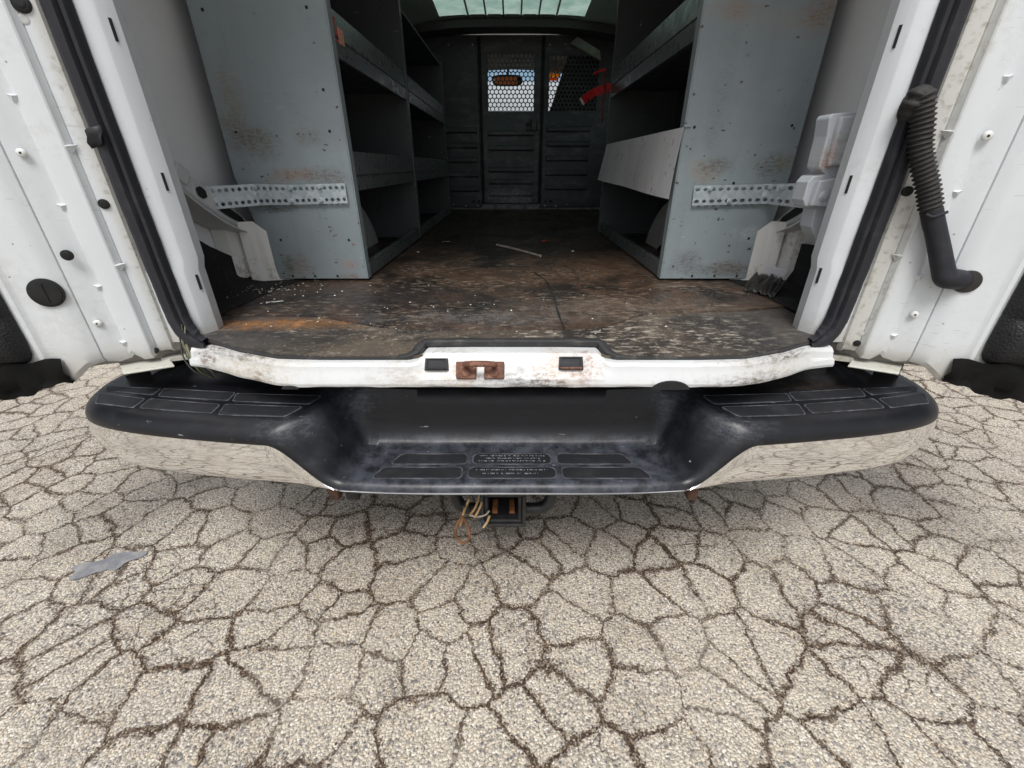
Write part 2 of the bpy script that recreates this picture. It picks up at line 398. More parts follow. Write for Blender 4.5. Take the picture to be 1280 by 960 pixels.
c = t.mix(t.math('MULTIPLY', t.ss(t.math('SUBTRACT', ax, t.math('MULTIPLY', nz, .5)), .10, .42), .72), c, (.045,.044,.045))
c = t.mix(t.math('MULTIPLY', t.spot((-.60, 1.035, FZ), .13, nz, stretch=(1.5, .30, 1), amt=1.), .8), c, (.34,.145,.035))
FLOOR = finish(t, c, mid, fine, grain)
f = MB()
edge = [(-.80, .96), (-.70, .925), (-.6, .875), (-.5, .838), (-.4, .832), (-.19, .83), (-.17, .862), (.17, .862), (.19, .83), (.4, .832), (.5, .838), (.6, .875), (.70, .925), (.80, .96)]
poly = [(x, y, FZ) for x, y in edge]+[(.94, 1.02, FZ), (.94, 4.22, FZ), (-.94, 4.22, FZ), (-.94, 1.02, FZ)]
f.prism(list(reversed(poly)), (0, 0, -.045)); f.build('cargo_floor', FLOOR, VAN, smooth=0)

# floor mat lying on the plywood; its torn rear edge follows a curve
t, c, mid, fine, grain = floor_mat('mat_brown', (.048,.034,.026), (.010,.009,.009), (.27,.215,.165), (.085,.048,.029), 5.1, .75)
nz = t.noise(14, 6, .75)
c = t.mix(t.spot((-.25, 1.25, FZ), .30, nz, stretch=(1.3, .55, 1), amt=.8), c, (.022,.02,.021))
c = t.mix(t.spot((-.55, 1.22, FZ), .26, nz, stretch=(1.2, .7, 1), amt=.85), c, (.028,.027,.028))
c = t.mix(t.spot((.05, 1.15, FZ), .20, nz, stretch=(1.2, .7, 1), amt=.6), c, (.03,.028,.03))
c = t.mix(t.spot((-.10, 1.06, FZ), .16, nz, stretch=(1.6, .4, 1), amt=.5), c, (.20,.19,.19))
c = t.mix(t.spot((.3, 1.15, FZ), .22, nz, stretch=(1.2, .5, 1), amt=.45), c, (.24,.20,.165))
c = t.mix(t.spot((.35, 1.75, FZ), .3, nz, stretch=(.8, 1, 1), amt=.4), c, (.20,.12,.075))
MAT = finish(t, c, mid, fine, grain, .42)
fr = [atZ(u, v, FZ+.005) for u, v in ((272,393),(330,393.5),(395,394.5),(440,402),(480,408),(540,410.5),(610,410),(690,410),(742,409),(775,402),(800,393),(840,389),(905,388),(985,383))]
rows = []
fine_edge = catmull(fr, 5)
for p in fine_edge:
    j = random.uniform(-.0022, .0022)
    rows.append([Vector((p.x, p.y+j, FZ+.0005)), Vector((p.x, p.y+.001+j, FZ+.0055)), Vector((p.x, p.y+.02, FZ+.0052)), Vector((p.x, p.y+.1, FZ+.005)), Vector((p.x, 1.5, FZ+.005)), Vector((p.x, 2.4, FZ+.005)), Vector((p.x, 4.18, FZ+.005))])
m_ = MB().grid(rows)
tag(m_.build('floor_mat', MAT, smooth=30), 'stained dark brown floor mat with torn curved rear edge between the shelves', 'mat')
# the cut in the mat: a thin sliver of dark groove
cut = [atZ(u, v, FZ+.0085) for u, v in ((668, 340), (684, 352), (692, 368), (697, 388), (705, 409))]
cb = MB(); rows = []
for i, p in enumerate(catmull(cut, 5)):
    w = .0022+.001*math.sin(i*1.3); rows.append([p+Vector((-w, 0, 0)), p+Vector((w, 0, 0))])
cb.grid(rows)
co = cb.build('tear', DARK, bpy.data.objects['floor_mat'], smooth=0)

# black liner flaps turned up against the walls in the rear corners
for s, pts in ((-1, [(-.93,1.10,1.0),(-.93,1.2,1.02),(-.925,1.30,.90),(-.90,1.46,.80),(-.86,1.5,.745)]), (1, [(.93,1.10,.84),(.93,1.25,.87),(.925,1.40,.87),(.90,1.5,.84),(.87,1.53,.745)])):
    top = catmull(pts, 4); rows = []
    for p in top:
        lo = Vector((s*.70 if abs(p.x) > .5 else p.x, p.y, FZ+.009))
        rows.append([p, Vector((p.x, p.y, lerp(p.z, FZ, .6))), Vector((p.x-s*.012, p.y, FZ+.02)), Vector((p.x-s*.05, p.y, FZ+.008)), Vector((p.x-s*.16, p.y-.01, FZ+.007))])
    MB().grid(rows).build('corner_liner', rubber('liner', (.012,.012,.013), (.09,.09,.09), .25, .75), VAN, smooth=40)

# rear sill
SE = [(0, .813), (.45, .813), (.495, .818), (.59, .853), (.69, .903), (.74, .915), (.82, .92)]
rows = []
N = 90
for i in range(N+1):
    x = lerp(-.748, .748, i/N); ax = abs(x); ye = interp(SE, ax)
    k = sm((.205-ax)/.02)                      # raised latch block
    zt = lerp(.722, .736, k)-.008*sm((ax-.66)/.08); yt = lerp(ye, ye+.020, k)
    wob = .0005*math.sin(x*31)+.0004*math.sin(x*77+1)
    rows.append([Vector((x, yt+.075, zt-.004)), Vector((x, yt+.012, zt)), Vector((x, yt+.003, zt-.002+wob)), Vector((x, yt-.004, zt-.008+wob)),
                 Vector((x, lerp(yt-.008, yt-.018, k), lerp(zt-.022, zt-.030, k))), Vector((x, ye-.016, .690)), Vector((x, ye-.019, .680)), Vector((x, ye-.018, .674+wob*2)), Vector((x, ye-.010, .669)), Vector((x, ye+.06, .667))])
SILL = MB().grid(rows).build('rear_sill', W_sill, VAN, smooth=24)
for xc_, wd in ((.335, .040), (-.47, .018)):
    nv = [(xc_+wd*math.cos(math.pi*k/12), interp(SE, abs(xc_))-.0225, (.669+(.019 if xc_ > 0 else .007)*math.sin(math.pi*k/12))) for k in range(13)]
    MB().prism(nv, (0, .012, 0)).build('notch', DARK, SILL, smooth=0)
# striker and the two guide pockets
RUSTM = NT('rusty_steel'); q = RUSTM.noise(60, 6, .7)
RUSTM.P(Base_Color=RUSTM.ramp(q, [(.3, (.05,.025,.018)), (.5, (.16,.07,.045)), (.62, (.24,.12,.08)), (.75, (.35,.30,.27))]), Roughness=.65, Metallic=.25, Normal=RUSTM.bump(q, .4, .002))
RUSTM = RUSTM.m
st = MB()
def face(u, v, off=0):      # a point on the sloping face of the latch block
    return atP(u, v, (0, .815-off*.86, .706+off*.5), Vector((0, -.86, .5)))
a, b = face(583, 463, .004), face(618, 463, .004)
nrm = Vector((0, -.86, .5))
for p in (a, b):
    st.box(p, (.042, .020, .036), Matrix.Rotation(R(-30), 3, 'X'))
st.tube([a+nrm*.0+Vector((0,.002,.012)), a+nrm*.022+Vector((0,0,.012)), a+nrm*.03+Vector((.012,0,.012)), b+nrm*.03+Vector((-.012,0,.012)), b+nrm*.022+Vector((0,0,.012)), b+Vector((0,.002,.012))], .0065, 10)
for p in (a, b): st.disc(p+nrm*.008+Vector((0,0,-.007)), nrm, .011, .007, 6)
st.build('striker', RUSTM, SILL, smooth=35, bevel=.003)
for u0, u1, v0, v1 in ((532, 560, 448, 463), (699, 728, 446, 462)):
    q = [face(u0, v0, .002), face(u1, v0, .002), face(u1+1, v1, .002), face(u0-1, v1, .002)]
    pk = MB(); ctr = sum(q, Vector())/4
    inner = [ctr+(p-ctr)*.80 for p in q]; deep = [p+nrm*.0012 for p in inner]
    lip = [p+nrm*.004 for p in q]; lip2 = [p+nrm*.004 for p in inner]
    pk.grid([q, lip, lip2, deep], True); pk.add(deep, [(0,1,2,3)])
    pk.build('guide_pocket', BLK, SILL, smooth=20)
    bar = lerp(lip2[3], lip2[2], .5); d = (q[1]-q[0]).length
    MB().box(bar+nrm*.004, (d*.92, .004, .004)).build('pocket_bar', RUSTM if u0 > 600 else BLK, SILL, smooth=0, bevel=.0015)
for p in ((638, 474), (662, 477), (690, 474)):   # chipped bare spots near the edge
    pass

# rubber trim along the back edge of the floor, stepping round the latch block
tr = [(-.765, .962, .733), (-.735, .945, .730), (-.69, .922, .728), (-.6, .874, .728), (-.5, .838, .728), (-.4, .832, .728), (-.225, .832, .729), (-.205, .838, .736), (-.19, .868, .748), (-.1, .872, .748), (.1, .872, .748), (.19, .868, .748), (.205, .838, .736), (.225, .832, .729), (.4, .832, .728), (.5, .838, .728), (.6, .874, .728), (.69, .922, .728), (.735, .945, .730), (.765, .962, .733)]
path = []
for p, q in zip(tr, tr[1:]):
    for k in range(4): path.append(Vector(p).lerp(Vector(q), k/4))
path.append(Vector(tr[-1]))
rows = []
for i, p in enumerate(path):
    tn = (path[min(i+1, len(path)-1)]-path[max(i-1, 0)]).normalized(); b = Vector((0, 0, 1)); a = b.cross(tn).normalized()
    k = lerp(.45, 1., sm((.25-abs(p.x))/.03))
    rows.append([p+a*y*1.+b*x*k-b*(.004*(1-k)) for x, y in [(-.010, -.006), (.000, -.006), (.0028, -.003), (.003, .004*k), (.001, .014*k), (-.010, .018*k)]])
MB().grid(rows, True).build('sill_trim', GREYT, VAN, smooth=45)

# rear pillars, weatherstrips, corner
for s in (-1, 1):
    rows = []
    xo = .02 if s > 0 else 0.
    for i in range(60):
        z = lerp(.715, 2.08, i/59)
        lo = .010*sm((.90-z)/.004) if z < .9 else 0     # lap joint low on the pillar
        rows.append([Vector((s*(x-xo+ (0 if x > .9 else lo*.35)), y-lo*.5, z)) for x, y in ((1.0, .985), (.985, .957), (.83, .953), (.772, .952), (.766, .952), (.757, .953), (.7355, .9655), (.7325, .969), (.7215, .992), (.720, .996), (.728, 1.03), (.78, 1.06), (.93, 1.07))])
    P = MB().grid(rows).build('rear_pillar', W_body, VAN, smooth=30)
    for z in (1.31, 1.06, .85) if s < 0 else (1.30, 1.055, .865):
        x = s*(.7262-xo)
        MB().box((x, .982, z), (.003, .005, .034), Matrix.Rotation(R(s*26), 3, 'Z')).build('slot', DARK, P, smooth=0)
    # seal: hollow bulb plus flat lip
    pth = [(s*(.782-xo), .944, 2.05), (s*(.784-xo), .944, 1.6), (s*(.783-xo), .944, 1.2), (s*(.781-xo), .944, .95), (s*(.778-xo), .943, .82), (s*(.772-xo), .940, .765), (s*(.757-xo), .936, .735), (s*(.735-xo), .930, .722), (s*(.708-xo), .920, .722)]
    pth = catmull(pth, 10)
    prof = [(-.021, .006), (-.021, -.003), (-.015, -.012), (-.004, -.016), (.006, -.013), (.010, -.004), (.013, -.004), (.016, -.011), (.024, -.012), (.027, -.006), (.027, .006)]
    if s > 0: prof = [(a, b) for a, b in prof]
    def sd(q, s=s): 
        k = sm((q-.72)/.25); return Vector((-s*(1-k), 0, .001+k)).normalized()
    wb = MB()
    rws = []
    for i, p in enumerate(pth):
        tn = (pth[min(i+1, len(pth)-1)]-pth[max(i-1, 0)]).normalized()
        b = Vector((0, 1, 0)); a = (b.cross(tn)*s).normalized()
        w = .0012*math.sin(i*.9)+.0008*math.sin(i*2.3+1)
        kk = 1-.55*sm((i/(len(pth)-1)-.86)/.14)
        rws.append([p+a*(x*kk+w*.25)+b*y for x, y in prof])
    wb.grid(rws, True); wb.build('weatherstrip', BLK, VAN, smooth=45)
# torn tab of the left seal
tp = atP(123, 174, (0, .930, 0), Vector((0, 1, 0)))
TB = MB()
rows = [[tp+Vector((-.013+.009*i+.003*math.sin(j*2.), -.006-.005*math.sin(i*1.5+j), .014-.010*j+.003*i)) for i in range(4)] for j in range(4)]
TB.grid(rows); TB.build('torn_seal_tab', BLK, VAN, smooth=60, solid=.003)
# harness wires showing in the left corner beside the sill
for k, (cx, cc) in enumerate(((-.775, (.05,.05,.05)), (-.768, (.15,.155,.06)), (-.760, (.05,.07,.05)), (-.752, (.20,.19,.13)))):
    pts = [(cx, .93, .765), (cx-.003*k+.003, .925, .735), (cx+.008*math.sin(k*2), .918, .69), (cx+.014+.006*k, .915, .655), (cx+.03, .93, .63)]
    MB().tube(catmull(pts, 6), .0017, 8).build('harness_wire', simple('wire_%s' % 'abcd'[k], cc, .5), VAN, smooth=60)
for s in (-1, 1):   # dark body corner below the pillar
    MB().bx(s*.60-.19, s*.60+.19, .99, 1.06, .44, .70).build('lower_panel', DARK, VAN, smooth=0)
    hp = [atZ(639-s*-(639-u), v, .668) for u, v in ((155,469),(219,459),(212,449),(150,456))]
    MB().prism(hp, (0, 0, .005)).build('hinge_plate', white_paint('plate_paint_%d' % s, (.55,.55,.50), amt=.5), VAN, smooth=0, bevel=.002)
    MB().bx(min(s*.742, s*.80), max(s*.742, s*.80), .975, .99, .60, .705).build('hinge_bracket', DARK, VAN, smooth=0)
# ------------------------------------------------------------------ shell of the van
for s in (-1, 1):
    rows = []
    for j in range(64):
        y = lerp(1.0, 4.25, j/63); r = []
        for z, x in ((.60,.945), (.74,.945), (.80,.945), (1.0,.947), (1.2,.943), (1.45,.935), (1.535,.930), (1.545,.922), (1.56,.918), (1.575,.922), (1.585,.928), (1.7,.91), (1.85,.88), (1.97,.83), (2.04,.76)):
            zz = z
            if 1.53 < z < 1.59: zz = z-.10*(y-1.0)*0
            r.append(Vector((s*x, y, zz)))
        rows.append(r)
    if s > 0:   # unseen window added to let greenish daylight in: opening left in the wall
        a = MB(); n = len(rows[0])
        for i in range(len(rows)-1):
            for j in range(n-1):
                ym = rows[i][0].y
                if 2.75 < ym < 4.05 and j in (5, 6, 7, 8, 9, 10): continue
                a.add([rows[i][j], rows[i][j+1], rows[i+1][j+1], rows[i+1][j]], [(0,1,2,3)])
        w = a.build('side_wall', W_in, VAN, smooth=40, weld=True)
        gl = NT('tinted_glass'); gl.t.nodes.remove(gl.b)
        tr_ = gl.n('ShaderNodeBsdfTransparent', {'Color': (.62,.80,.72)}); gs = gl.n('ShaderNodeBsdfGlossy', {'Roughness': .02})
        ms = gl.n('ShaderNodeMixShader', {0: .06}); gl.t.links.new(tr_.outputs[0], ms.inputs[1]); gl.t.links.new(gs.outputs[0], ms.inputs[2]); gl.t.links.new(ms.outputs[0], gl.out.inputs[0])
        GLASS = gl.m
        MB().add([(.94,2.73,1.44),(.94,4.07,1.44),(.915,4.07,1.72),(.915,2.73,1.72)], [(0,1,2,3)]).build('added_side_window', GLASS, VAN, smooth=0)
    else:
        w = MB().grid(rows).build('side_wall', W_in, VAN, smooth=40)
    # outer skin
    rows = [[Vector((s*x, y, z)) for z, x in ((.42,.99), (.55,1.005), (.9,1.01), (1.3,1.0), (1.7,.97), (2.0,.90), (2.12,.78))] for y in (.99, 2, 3, 4, 5.1)]
    if s > 0:
        a = MB()
        ys = (.99, 1.5, 2.9, 4.0, 5.1); zx = ((.42,.99), (.55,1.005), (.9,1.01), (1.3,1.0), (1.42,.992), (1.75,.962), (2.0,.90), (2.12,.78))
        for i in range(4):
            for j in range(len(zx)-1):
                if i == 2 and j == 4: continue
                p = [(s*zx[j][1], ys[i], zx[j][0]), (s*zx[j+1][1], ys[i], zx[j+1][0]), (s*zx[j+1][1], ys[i+1], zx[j+1][0]), (s*zx[j][1], ys[i+1], zx[j][0])]
                a.add(p, [(0,1,2,3)])
        a.build('outer_panel', W_body, VAN, smooth=50, weld=True)
    else: MB().grid(rows).build('outer_panel', W_body, VAN, smooth=50)
    # pressed steel rail running down the wall past the strap to the wheel arch
    def m_(p): return Vector((s*abs(p.x), p.y, p.z))
    top = [m_(atX(u, v, -.885)) for u, v in ((190,186),(206,196),(224,209),(246,226),(268,243),(290,260),(318,283))]
    bot = [m_(atX(u, v, -.885)) for u, v in ((188,206),(203,217),(219,231),(241,249),(262,264),(284,277),(314,289))]
    top, bot = catmull(top, 6), catmull(bot, 6)
    inw = Vector((-s, 0, 0)); rows = []
    for i, (p, q) in enumerate(zip(top, bot)):
        dn = (q-p).normalized()
        rows.append([p-inw*.05-dn*.004, p-inw*.012, p+inw*.004+dn*.004, p.lerp(q, .45)+inw*.010, q+inw*.008-dn*.006, q-inw*.004+dn*.003, q-inw*.006+dn*.010, q+inw*.014+dn*.014, q+inw*.026+dn*.018, q+inw*.027+dn*.022, q-inw*.05+dn*.026])
    RL = MB().grid(rows).build('wall_rail', white_paint('rail_paint_%d' % s, (.60,.62,.63), amt=.35, grime=(.25,.23,.2)), VAN, smooth=30)
    for i0, i1 in ((17, 21), (25, 33)):
        sl_ = []
        for i in range(i0, i1+1):
            k = sm(min(i-i0, i1-i)/1.2); c_ = top[i].lerp(bot[i], .52)+inw*.0115; d_ = (bot[i]-top[i])*(.22*k+.03)
            sl_.append([c_-d_, c_+d_])
        MB().grid(sl_).build('slot', DARK, RL, smooth=0)
    if s < 0:
        c_ = atX(227, 217, -.873); MB().box(c_, (.008, .045, .042), Matrix.Rotation(R(-38), 3, 'X')).build('boss', RL.data.materials[0], RL, smooth=30, bevel=.004)
    # wheel arch
    rows = []
    prof = [(0, .93), (0, .80), (.006, .755), (.03, .735)]
    for i in range(25):
        a = math.pi*i/24; r = []
        for xx, k in ((.945, 1.), (.76, 1.), (.725, .985), (.702, .95), (.695, .90)):
            r.append(Vector((s*xx, 1.96-.47*k*math.cos(a), FZ-.30+.56*k*math.sin(a)+.0)))
        r.append(Vector((s*.695, 1.96-.3*math.cos(a), FZ-.3+.35*math.sin(a))))
        rows.append(r)
    MB().grid(rows).build('wheel_well', white_paint('arch_paint', (.55,.55,.54), amt=.8, grime=(.22,.17,.13), chips=.5), VAN, smooth=35)
    # quarter structure behind the shelf end
    q = MB()
    q.grid([[Vector((s*x, y+dy, z)) for z in (FZ, .79, min(.80+(x-.76)*1.2+.05, .93))] for x, y, dy in ((.944,1.40,0), (.905,1.415,0), (.895,1.44,0), (.892,1.445,.012), (.886,1.445,.012), (.882,1.44,0), (.84,1.46,0), (.76,1.485,0))])
    q.build('quarter_panel', white_paint('quarter_paint', (.74,.74,.71), amt=.55, grime=(.30,.22,.15), chips=.35), VAN, smooth=0, bevel=.006)
    # wheel
    cy = 1.96; T = thing  # tyre and rim are parts of the van
    tb = MB(); rows = []
    for i in range(40):
        a = 2*math.pi*i/40; rows.append([Vector((s*(.80+dx), cy+r*math.cos(a), .365+r*math.sin(a))) for dx, r in ((-.09,.22), (-.105,.28), (-.10,.335), (-.08,.36), (.0,.365), (.08,.36), (.10,.335), (.105,.28), (.09,.22))])
    rows.append(rows[0]); WH = tb.grid(rows).build('wheel', BLK, VAN, smooth=40)
    rm = MB().disc((s*.87, cy, .365), (s, 0, 0), .225, .02, 32, -.02); rm.disc((s*.87, cy, .365), (-s, 0, 0), .225, .02, 32)
    rm.build('rim', simple('rim_steel', (.35,.35,.36), .4, .8), WH)

# pressed bracket by the right pillar
bk = MB()
def B(u, v, y=1.13): return atY(u, v, y)
sil = [(1041,142),(1062,140),(1075,141),(1062,195),(1046,247),(1037,310),(1024,306),(1017,293),(1014,284),(1019,262),(1006,258),(1004,250),(1010,228),(1017,220),(1033,218),(1024,209),(1026,200),(1034,170),(1037,147)]
bk.prism([B(u, v) for u, v in sil], (0, .05, 0))
BR = bk.build('latch_bracket', white_paint('bracket_paint', (.58,.62,.67), amt=.4, spots=[(B(1032,202), .035, (.45,.25,.17), .8, (.30,1,1.2)), (B(1028,305), .02, (.42,.25,.18), .4, (.6,1,1))]), VAN, smooth=0, bevel=.003, seg=2)
MB().prism([B(u, v, 1.127) for u, v in ((1047,146),(1070,144),(1050,206),(1031,208))], (0, -.014, 0)).build('raised_plate', BR.data.materials[0], BR, smooth=0, bevel=.004, seg=2)
MB().prism([B(u, v, 1.127) for u, v in ((1020,226),(1043,222),(1036,259),(1009,257))], (0, -.016, 0)).build('raised_plate', BR.data.materials[0], BR, smooth=0, bevel=.003, seg=2)
MB().disc(B(1030, 245, 1.111), (0, -1, 0), .011, .003, 20).disc(B(1030, 245, 1.108), (0, -1, 0), .006, .003, 16).build('rivet', BR.data.materials[0], BR)

# roof with pressed ribs, cross bows, a translucent panel added so the roof glows greenish
W_roof = simple('roof_paint', (.40,.46,.43), .35, var=.12, scale=5)
RD = simple('roof_dark', (.03,.033,.033), .5)
def roofz(y): return interp([(.9, 2.07), (3.4, 2.07), (3.75, 2.055), (4.1, 2.03), (4.6, 2.03), (5.3, 1.99)], y)
ribs = [-.31, -.185, -.06, .065, .19, .315]
a = MB(); ny = 70; nx = 96
ysr = [lerp(.98, 4.3, i/ny) for i in range(ny+1)]; xsr = [lerp(-.80, .80, j/nx) for j in range(nx+1)]
def rz(x, y):
    z = roofz(y)-.05*(abs(x)/.8)**3
    if 2.2 < y < 4.0:
        for r in ribs: z -= .010*math.exp(-((x-r)/.007)**2)
    return z
for i in range(ny):
    for j in range(nx):
        xm, ym = (xsr[j]+xsr[j+1])/2, (ysr[i]+ysr[i+1])/2
        if abs(xm) < .52 and 3.05 < ym < 3.86: continue
        a.add([(xsr[p], ysr[q], rz(xsr[p], ysr[q])) for p, q in ((j,i), (j+1,i), (j+1,i+1), (j,i+1))], [(0,1,2,3)])
RF = a.build('roof', W_roof, VAN, smooth=60, weld=True)
tl = NT('added_glow_panel'); tl.t.nodes.remove(tl.b); n_ = tl.noise(6, 4, .6)  # added material that lets daylight glow through the far roof bay
tb_ = tl.n('ShaderNodeBsdfTranslucent', {'Color': tl.mix(tl.ss(n_, .3, .7), (.20,.31,.27), (.36,.48,.43))}); td_ = tl.n('ShaderNodeBsdfDiffuse', {'Color': (.2,.26,.23,1)})
mx_ = tl.n('ShaderNodeMixShader', {0: .3}); tl.t.links.new(tb_.outputs[0], mx_.inputs[1]); tl.t.links.new(td_.outputs[0], mx_.inputs[2]); tl.t.links.new(mx_.outputs[0], tl.out.inputs[0])
a = MB()
for i in range(ny):
    for j in range(nx):
        xm, ym = (xsr[j]+xsr[j+1])/2, (ysr[i]+ysr[i+1])/2
        if abs(xm) < .52 and 3.05 < ym < 3.86: a.add([(xsr[p], ysr[q], rz(xsr[p], ysr[q])) for p, q in ((j,i), (j+1,i), (j+1,i+1), (j,i+1))], [(0,1,2,3)])
a.build('added_glow_panel', tl.m, RF, smooth=60, weld=True)
for r in ribs:
    rr_ = [[Vector((r+dx, y, rz(r, y)-h_)) for dx, h_ in ((-.006, -.004), (-.004, .012), (.004, .012), (.006, -.004))] for y in (2.9, 3.3, 3.6, 3.86)]
    MB().grid(rr_).build('roof_rib', RD, RF, smooth=30)
MB().grid([[Vector((x, y, z)) for x, z in ((-.80,2.10), (-.4,2.16), (0,2.17), (.4,2.16), (.80,2.10))] for y in (.98, 3.0)]).build('roof_skin', W_body, RF, smooth=60)
MB().grid([[Vector((x, y, z)) for x, z in ((-.80,2.10), (-.4,2.16), (0,2.17), (.4,2.16), (.80,2.10))] for y in (3.92, 5.2)]).build('roof_skin', W_body, RF, smooth=60)
def bow(y, h, w, mat):
    rows = []
    for j in range(41):
        x = lerp(-.86, .86, j/40); z = 2.065 if y < 3.5 else roofz(y)
        z = z-.07*(abs(x)/.86)**3
        rows.append([Vector((x, y-w/2, z)), Vector((x, y-w/2+.006, z-h)), Vector((x, y+w/2-.006, z-h)), Vector((x, y+w/2, z))])
    MB().grid(rows).build('roof_bow', mat, RF, smooth=40)
bow(1.5, .04, .09, W_in); bow(2.35, .04, .08, W_in); bow(2.95, .03, .07, W_in); bow(4.03, .045, .20, RD)
# rear header over the door opening
MB().bx(-.78, .78, .95, 1.05, 2.0, 2.10).build('rear_header', W_body, VAN, smooth=0, bevel=.01)

# cab beyond the partition
CABM = simple('cab_liner', (.10,.095,.085), .9)
cab = MB()
cab.grid([[Vector((x, y, z)) for x, z in ((-.95,1.75-d), (-.86,1.92-d), (-.5,2.0-d), (0,2.02-d), (.5,2.0-d), (.86,1.92-d), (.95,1.75-d))] for y, d in ((4.3,0), (4.8,.02), (5.15,.085))])
cab.build('cab_headliner', CABM, VAN, smooth=60)
wg = NT('windshield'); wg.t.nodes.remove(wg.b); z_ = wg.xyz()[2]
wt_ = wg.n('ShaderNodeBsdfTransparent', {'Color': wg.mix(wg.ss(z_, 1.835, 1.865), (1,1,1), (.50,.70,.88))}); wg.t.links.new(wt_.outputs[0], wg.out.inputs[0])
MB().grid([[Vector((x, 5.15, 1.95)) for x in (-.9, 0, .9)], [Vector((x, 5.75, 1.33)) for x in (-.93, 0, .93)]]).build('windshield', wg.m, VAN, smooth=0)
for s in (-1, 1):
    pl = MB(); pl.sweep([(s*.90, 5.15, 1.92), (s*.93, 5.75, 1.35)], [(-.04,-.04), (.04,-.04), (.04,.04), (-.04,.04)], (1, 0, 0))
    pl.build('cab_pillar', CABM, VAN, smooth=0)
    MB().box((s*.93, 4.35, 1.45), (.06, .12, .95)).build('door_pillar', CABM, VAN, smooth=0)
MB().prism([(-.95,5.35,.9), (-.95,5.35,1.28), (-.95,5.75,1.34), (-.95,5.75,.9)], (1.9, 0, 0)).build('dashboard', CABM, VAN, smooth=0, bevel=.03)
MB().prism([(-1,5.75,.5), (-1,5.75,1.33), (-1,6.7,1.15), (-1,6.75,.5)], (2.0, 0, 0)).build('engine_hood', W_body, VAN, smooth=0, bevel=.04)
def translucent(name, col):
    t_ = NT(name); t_.t.nodes.remove(t_.b); b_ = t_.n('ShaderNodeBsdfTranslucent', {'Color': col}); d_ = t_.n('ShaderNodeBsdfDiffuse', {'Color': col}); a_ = t_.n('ShaderNodeAddShader')
    t_.t.links.new(b_.outputs[0], a_.inputs[0]); t_.t.links.new(d_.outputs[0], a_.inputs[1]); t_.t.links.new(a_.outputs[0], t_.out.inputs[0]); return t_.m
mr = NT('mirror_face'); mr.P(Base_Color=mr.ramp(mr.noise(18, 2), [(.35, (.40,.16,.07)), (.55, (.9,.5,.25)), (.7, (.45,.25,.18))]), Roughness=.25)
lo_ = [Vector((-.045+.142*math.copysign(abs(math.cos(a))**.5, math.cos(a)), 5.08, 1.835+.040*math.copysign(abs(math.sin(a))**.6, math.sin(a)))) for a in [2*math.pi*k/24 for k in range(25)]]
mo = MB().tube(lo_, .008, 8).tube([(-.04, 5.09, 1.87), (-.04, 5.13, 1.93)], .01, 8).build('rear_view_mirror', simple('mirror_case', (.05,.045,.04), .4), VAN, smooth=60)
MB().box((-.058, 5.08, 1.835), (.235, .004, .066)).build('mirror_glass', translucent('mirror_painted_reflection', (.42,.22,.10)), mo, smooth=0)  # orange reflection painted in as a translucent amber sheet
MB().box((.075, 5.08, 1.835), (.035, .006, .066)).build('mirror_shroud', DARK, mo, smooth=0)
vs = simple('visor_cloth', (.30,.29,.27), .9)
for s in (-1, 1):
    VZ = MB().box((s*.46, 5.02, 1.935), (.46, .02, .10), Matrix.Rotation(R(20), 3, 'X')).build('sun_visor', vs, VAN, smooth=30, bevel=.009, seg=3)
    if s > 0:
        MB().box((.40, 4.99, 1.862), (.13, .003, .028)).build('warning_label', translucent('label_yellow', (.72,.42,.06)), VZ, smooth=0)
        MB().box((.405, 4.99, 1.832), (.085, .003, .024)).build('warning_label', translucent('label_orange', (.70,.26,.03)), VZ, smooth=0)

# ------------------------------------------------------------------ bumper
OUT = catmull([Vector((x, y, 0)) for x, y in [(0,.717), (.25,.718), (.45,.733), (.66,.757), (.84,.787), (.955,.822), (1.018,.868), (1.05,.935), (1.058,1.0), (1.05,1.12)]], 14)
OUT = [Vector((-p.x, p.y, 0)) for p in reversed(OUT[1:])]+OUT
def yf(x): return interp([(p.x, p.y) for p in OUT if p.y < .93 and p.x >= 0], abs(x))
ZP, ZS = .602, .468
def recess(x, y):
    yy = .02*sm((y-.72)/.17)
    sx = sm((abs(x)-(.375-yy))/(.075+.085*(1-sm((y-.72)/.10))))
    sy = sm((y-.876)/.055)
    return 1-(1-sx)*(1-sy), sx
def zcap(x, y):
    m, sx = recess(x, y); z = ZS+(ZP-ZS)*m+.040*sm((y-.945)/.07)*sm((abs(x)-.42)/.08)*sm((.92-abs(x))/.10)
    return z
def zsurf(x, y):
    z = zcap(x, y); _, sx = recess(x, y); r = lerp(.018, .050, sx); hd = lerp(.020, .040, sx); d = 9
    for a, b in zip(OUT, OUT[1:]):
        ab = b-a; t_ = max(0, min(1, ((x-a.x)*ab.x+(y-a.y)*ab.y)/ab.length_squared)); d = min(d, math.hypot(x-a.x-ab.x*t_, y-a.y-ab.y*t_))
    if d < r:
        sn = 1-d/r; z -= hd*(1-math.sqrt(max(0, 1-sn*sn)))
    return z
rows, crow = [], []
ARC = [0]
for a, b in zip(OUT, OUT[1:]): ARC.append(ARC[-1]+(b-a).length)
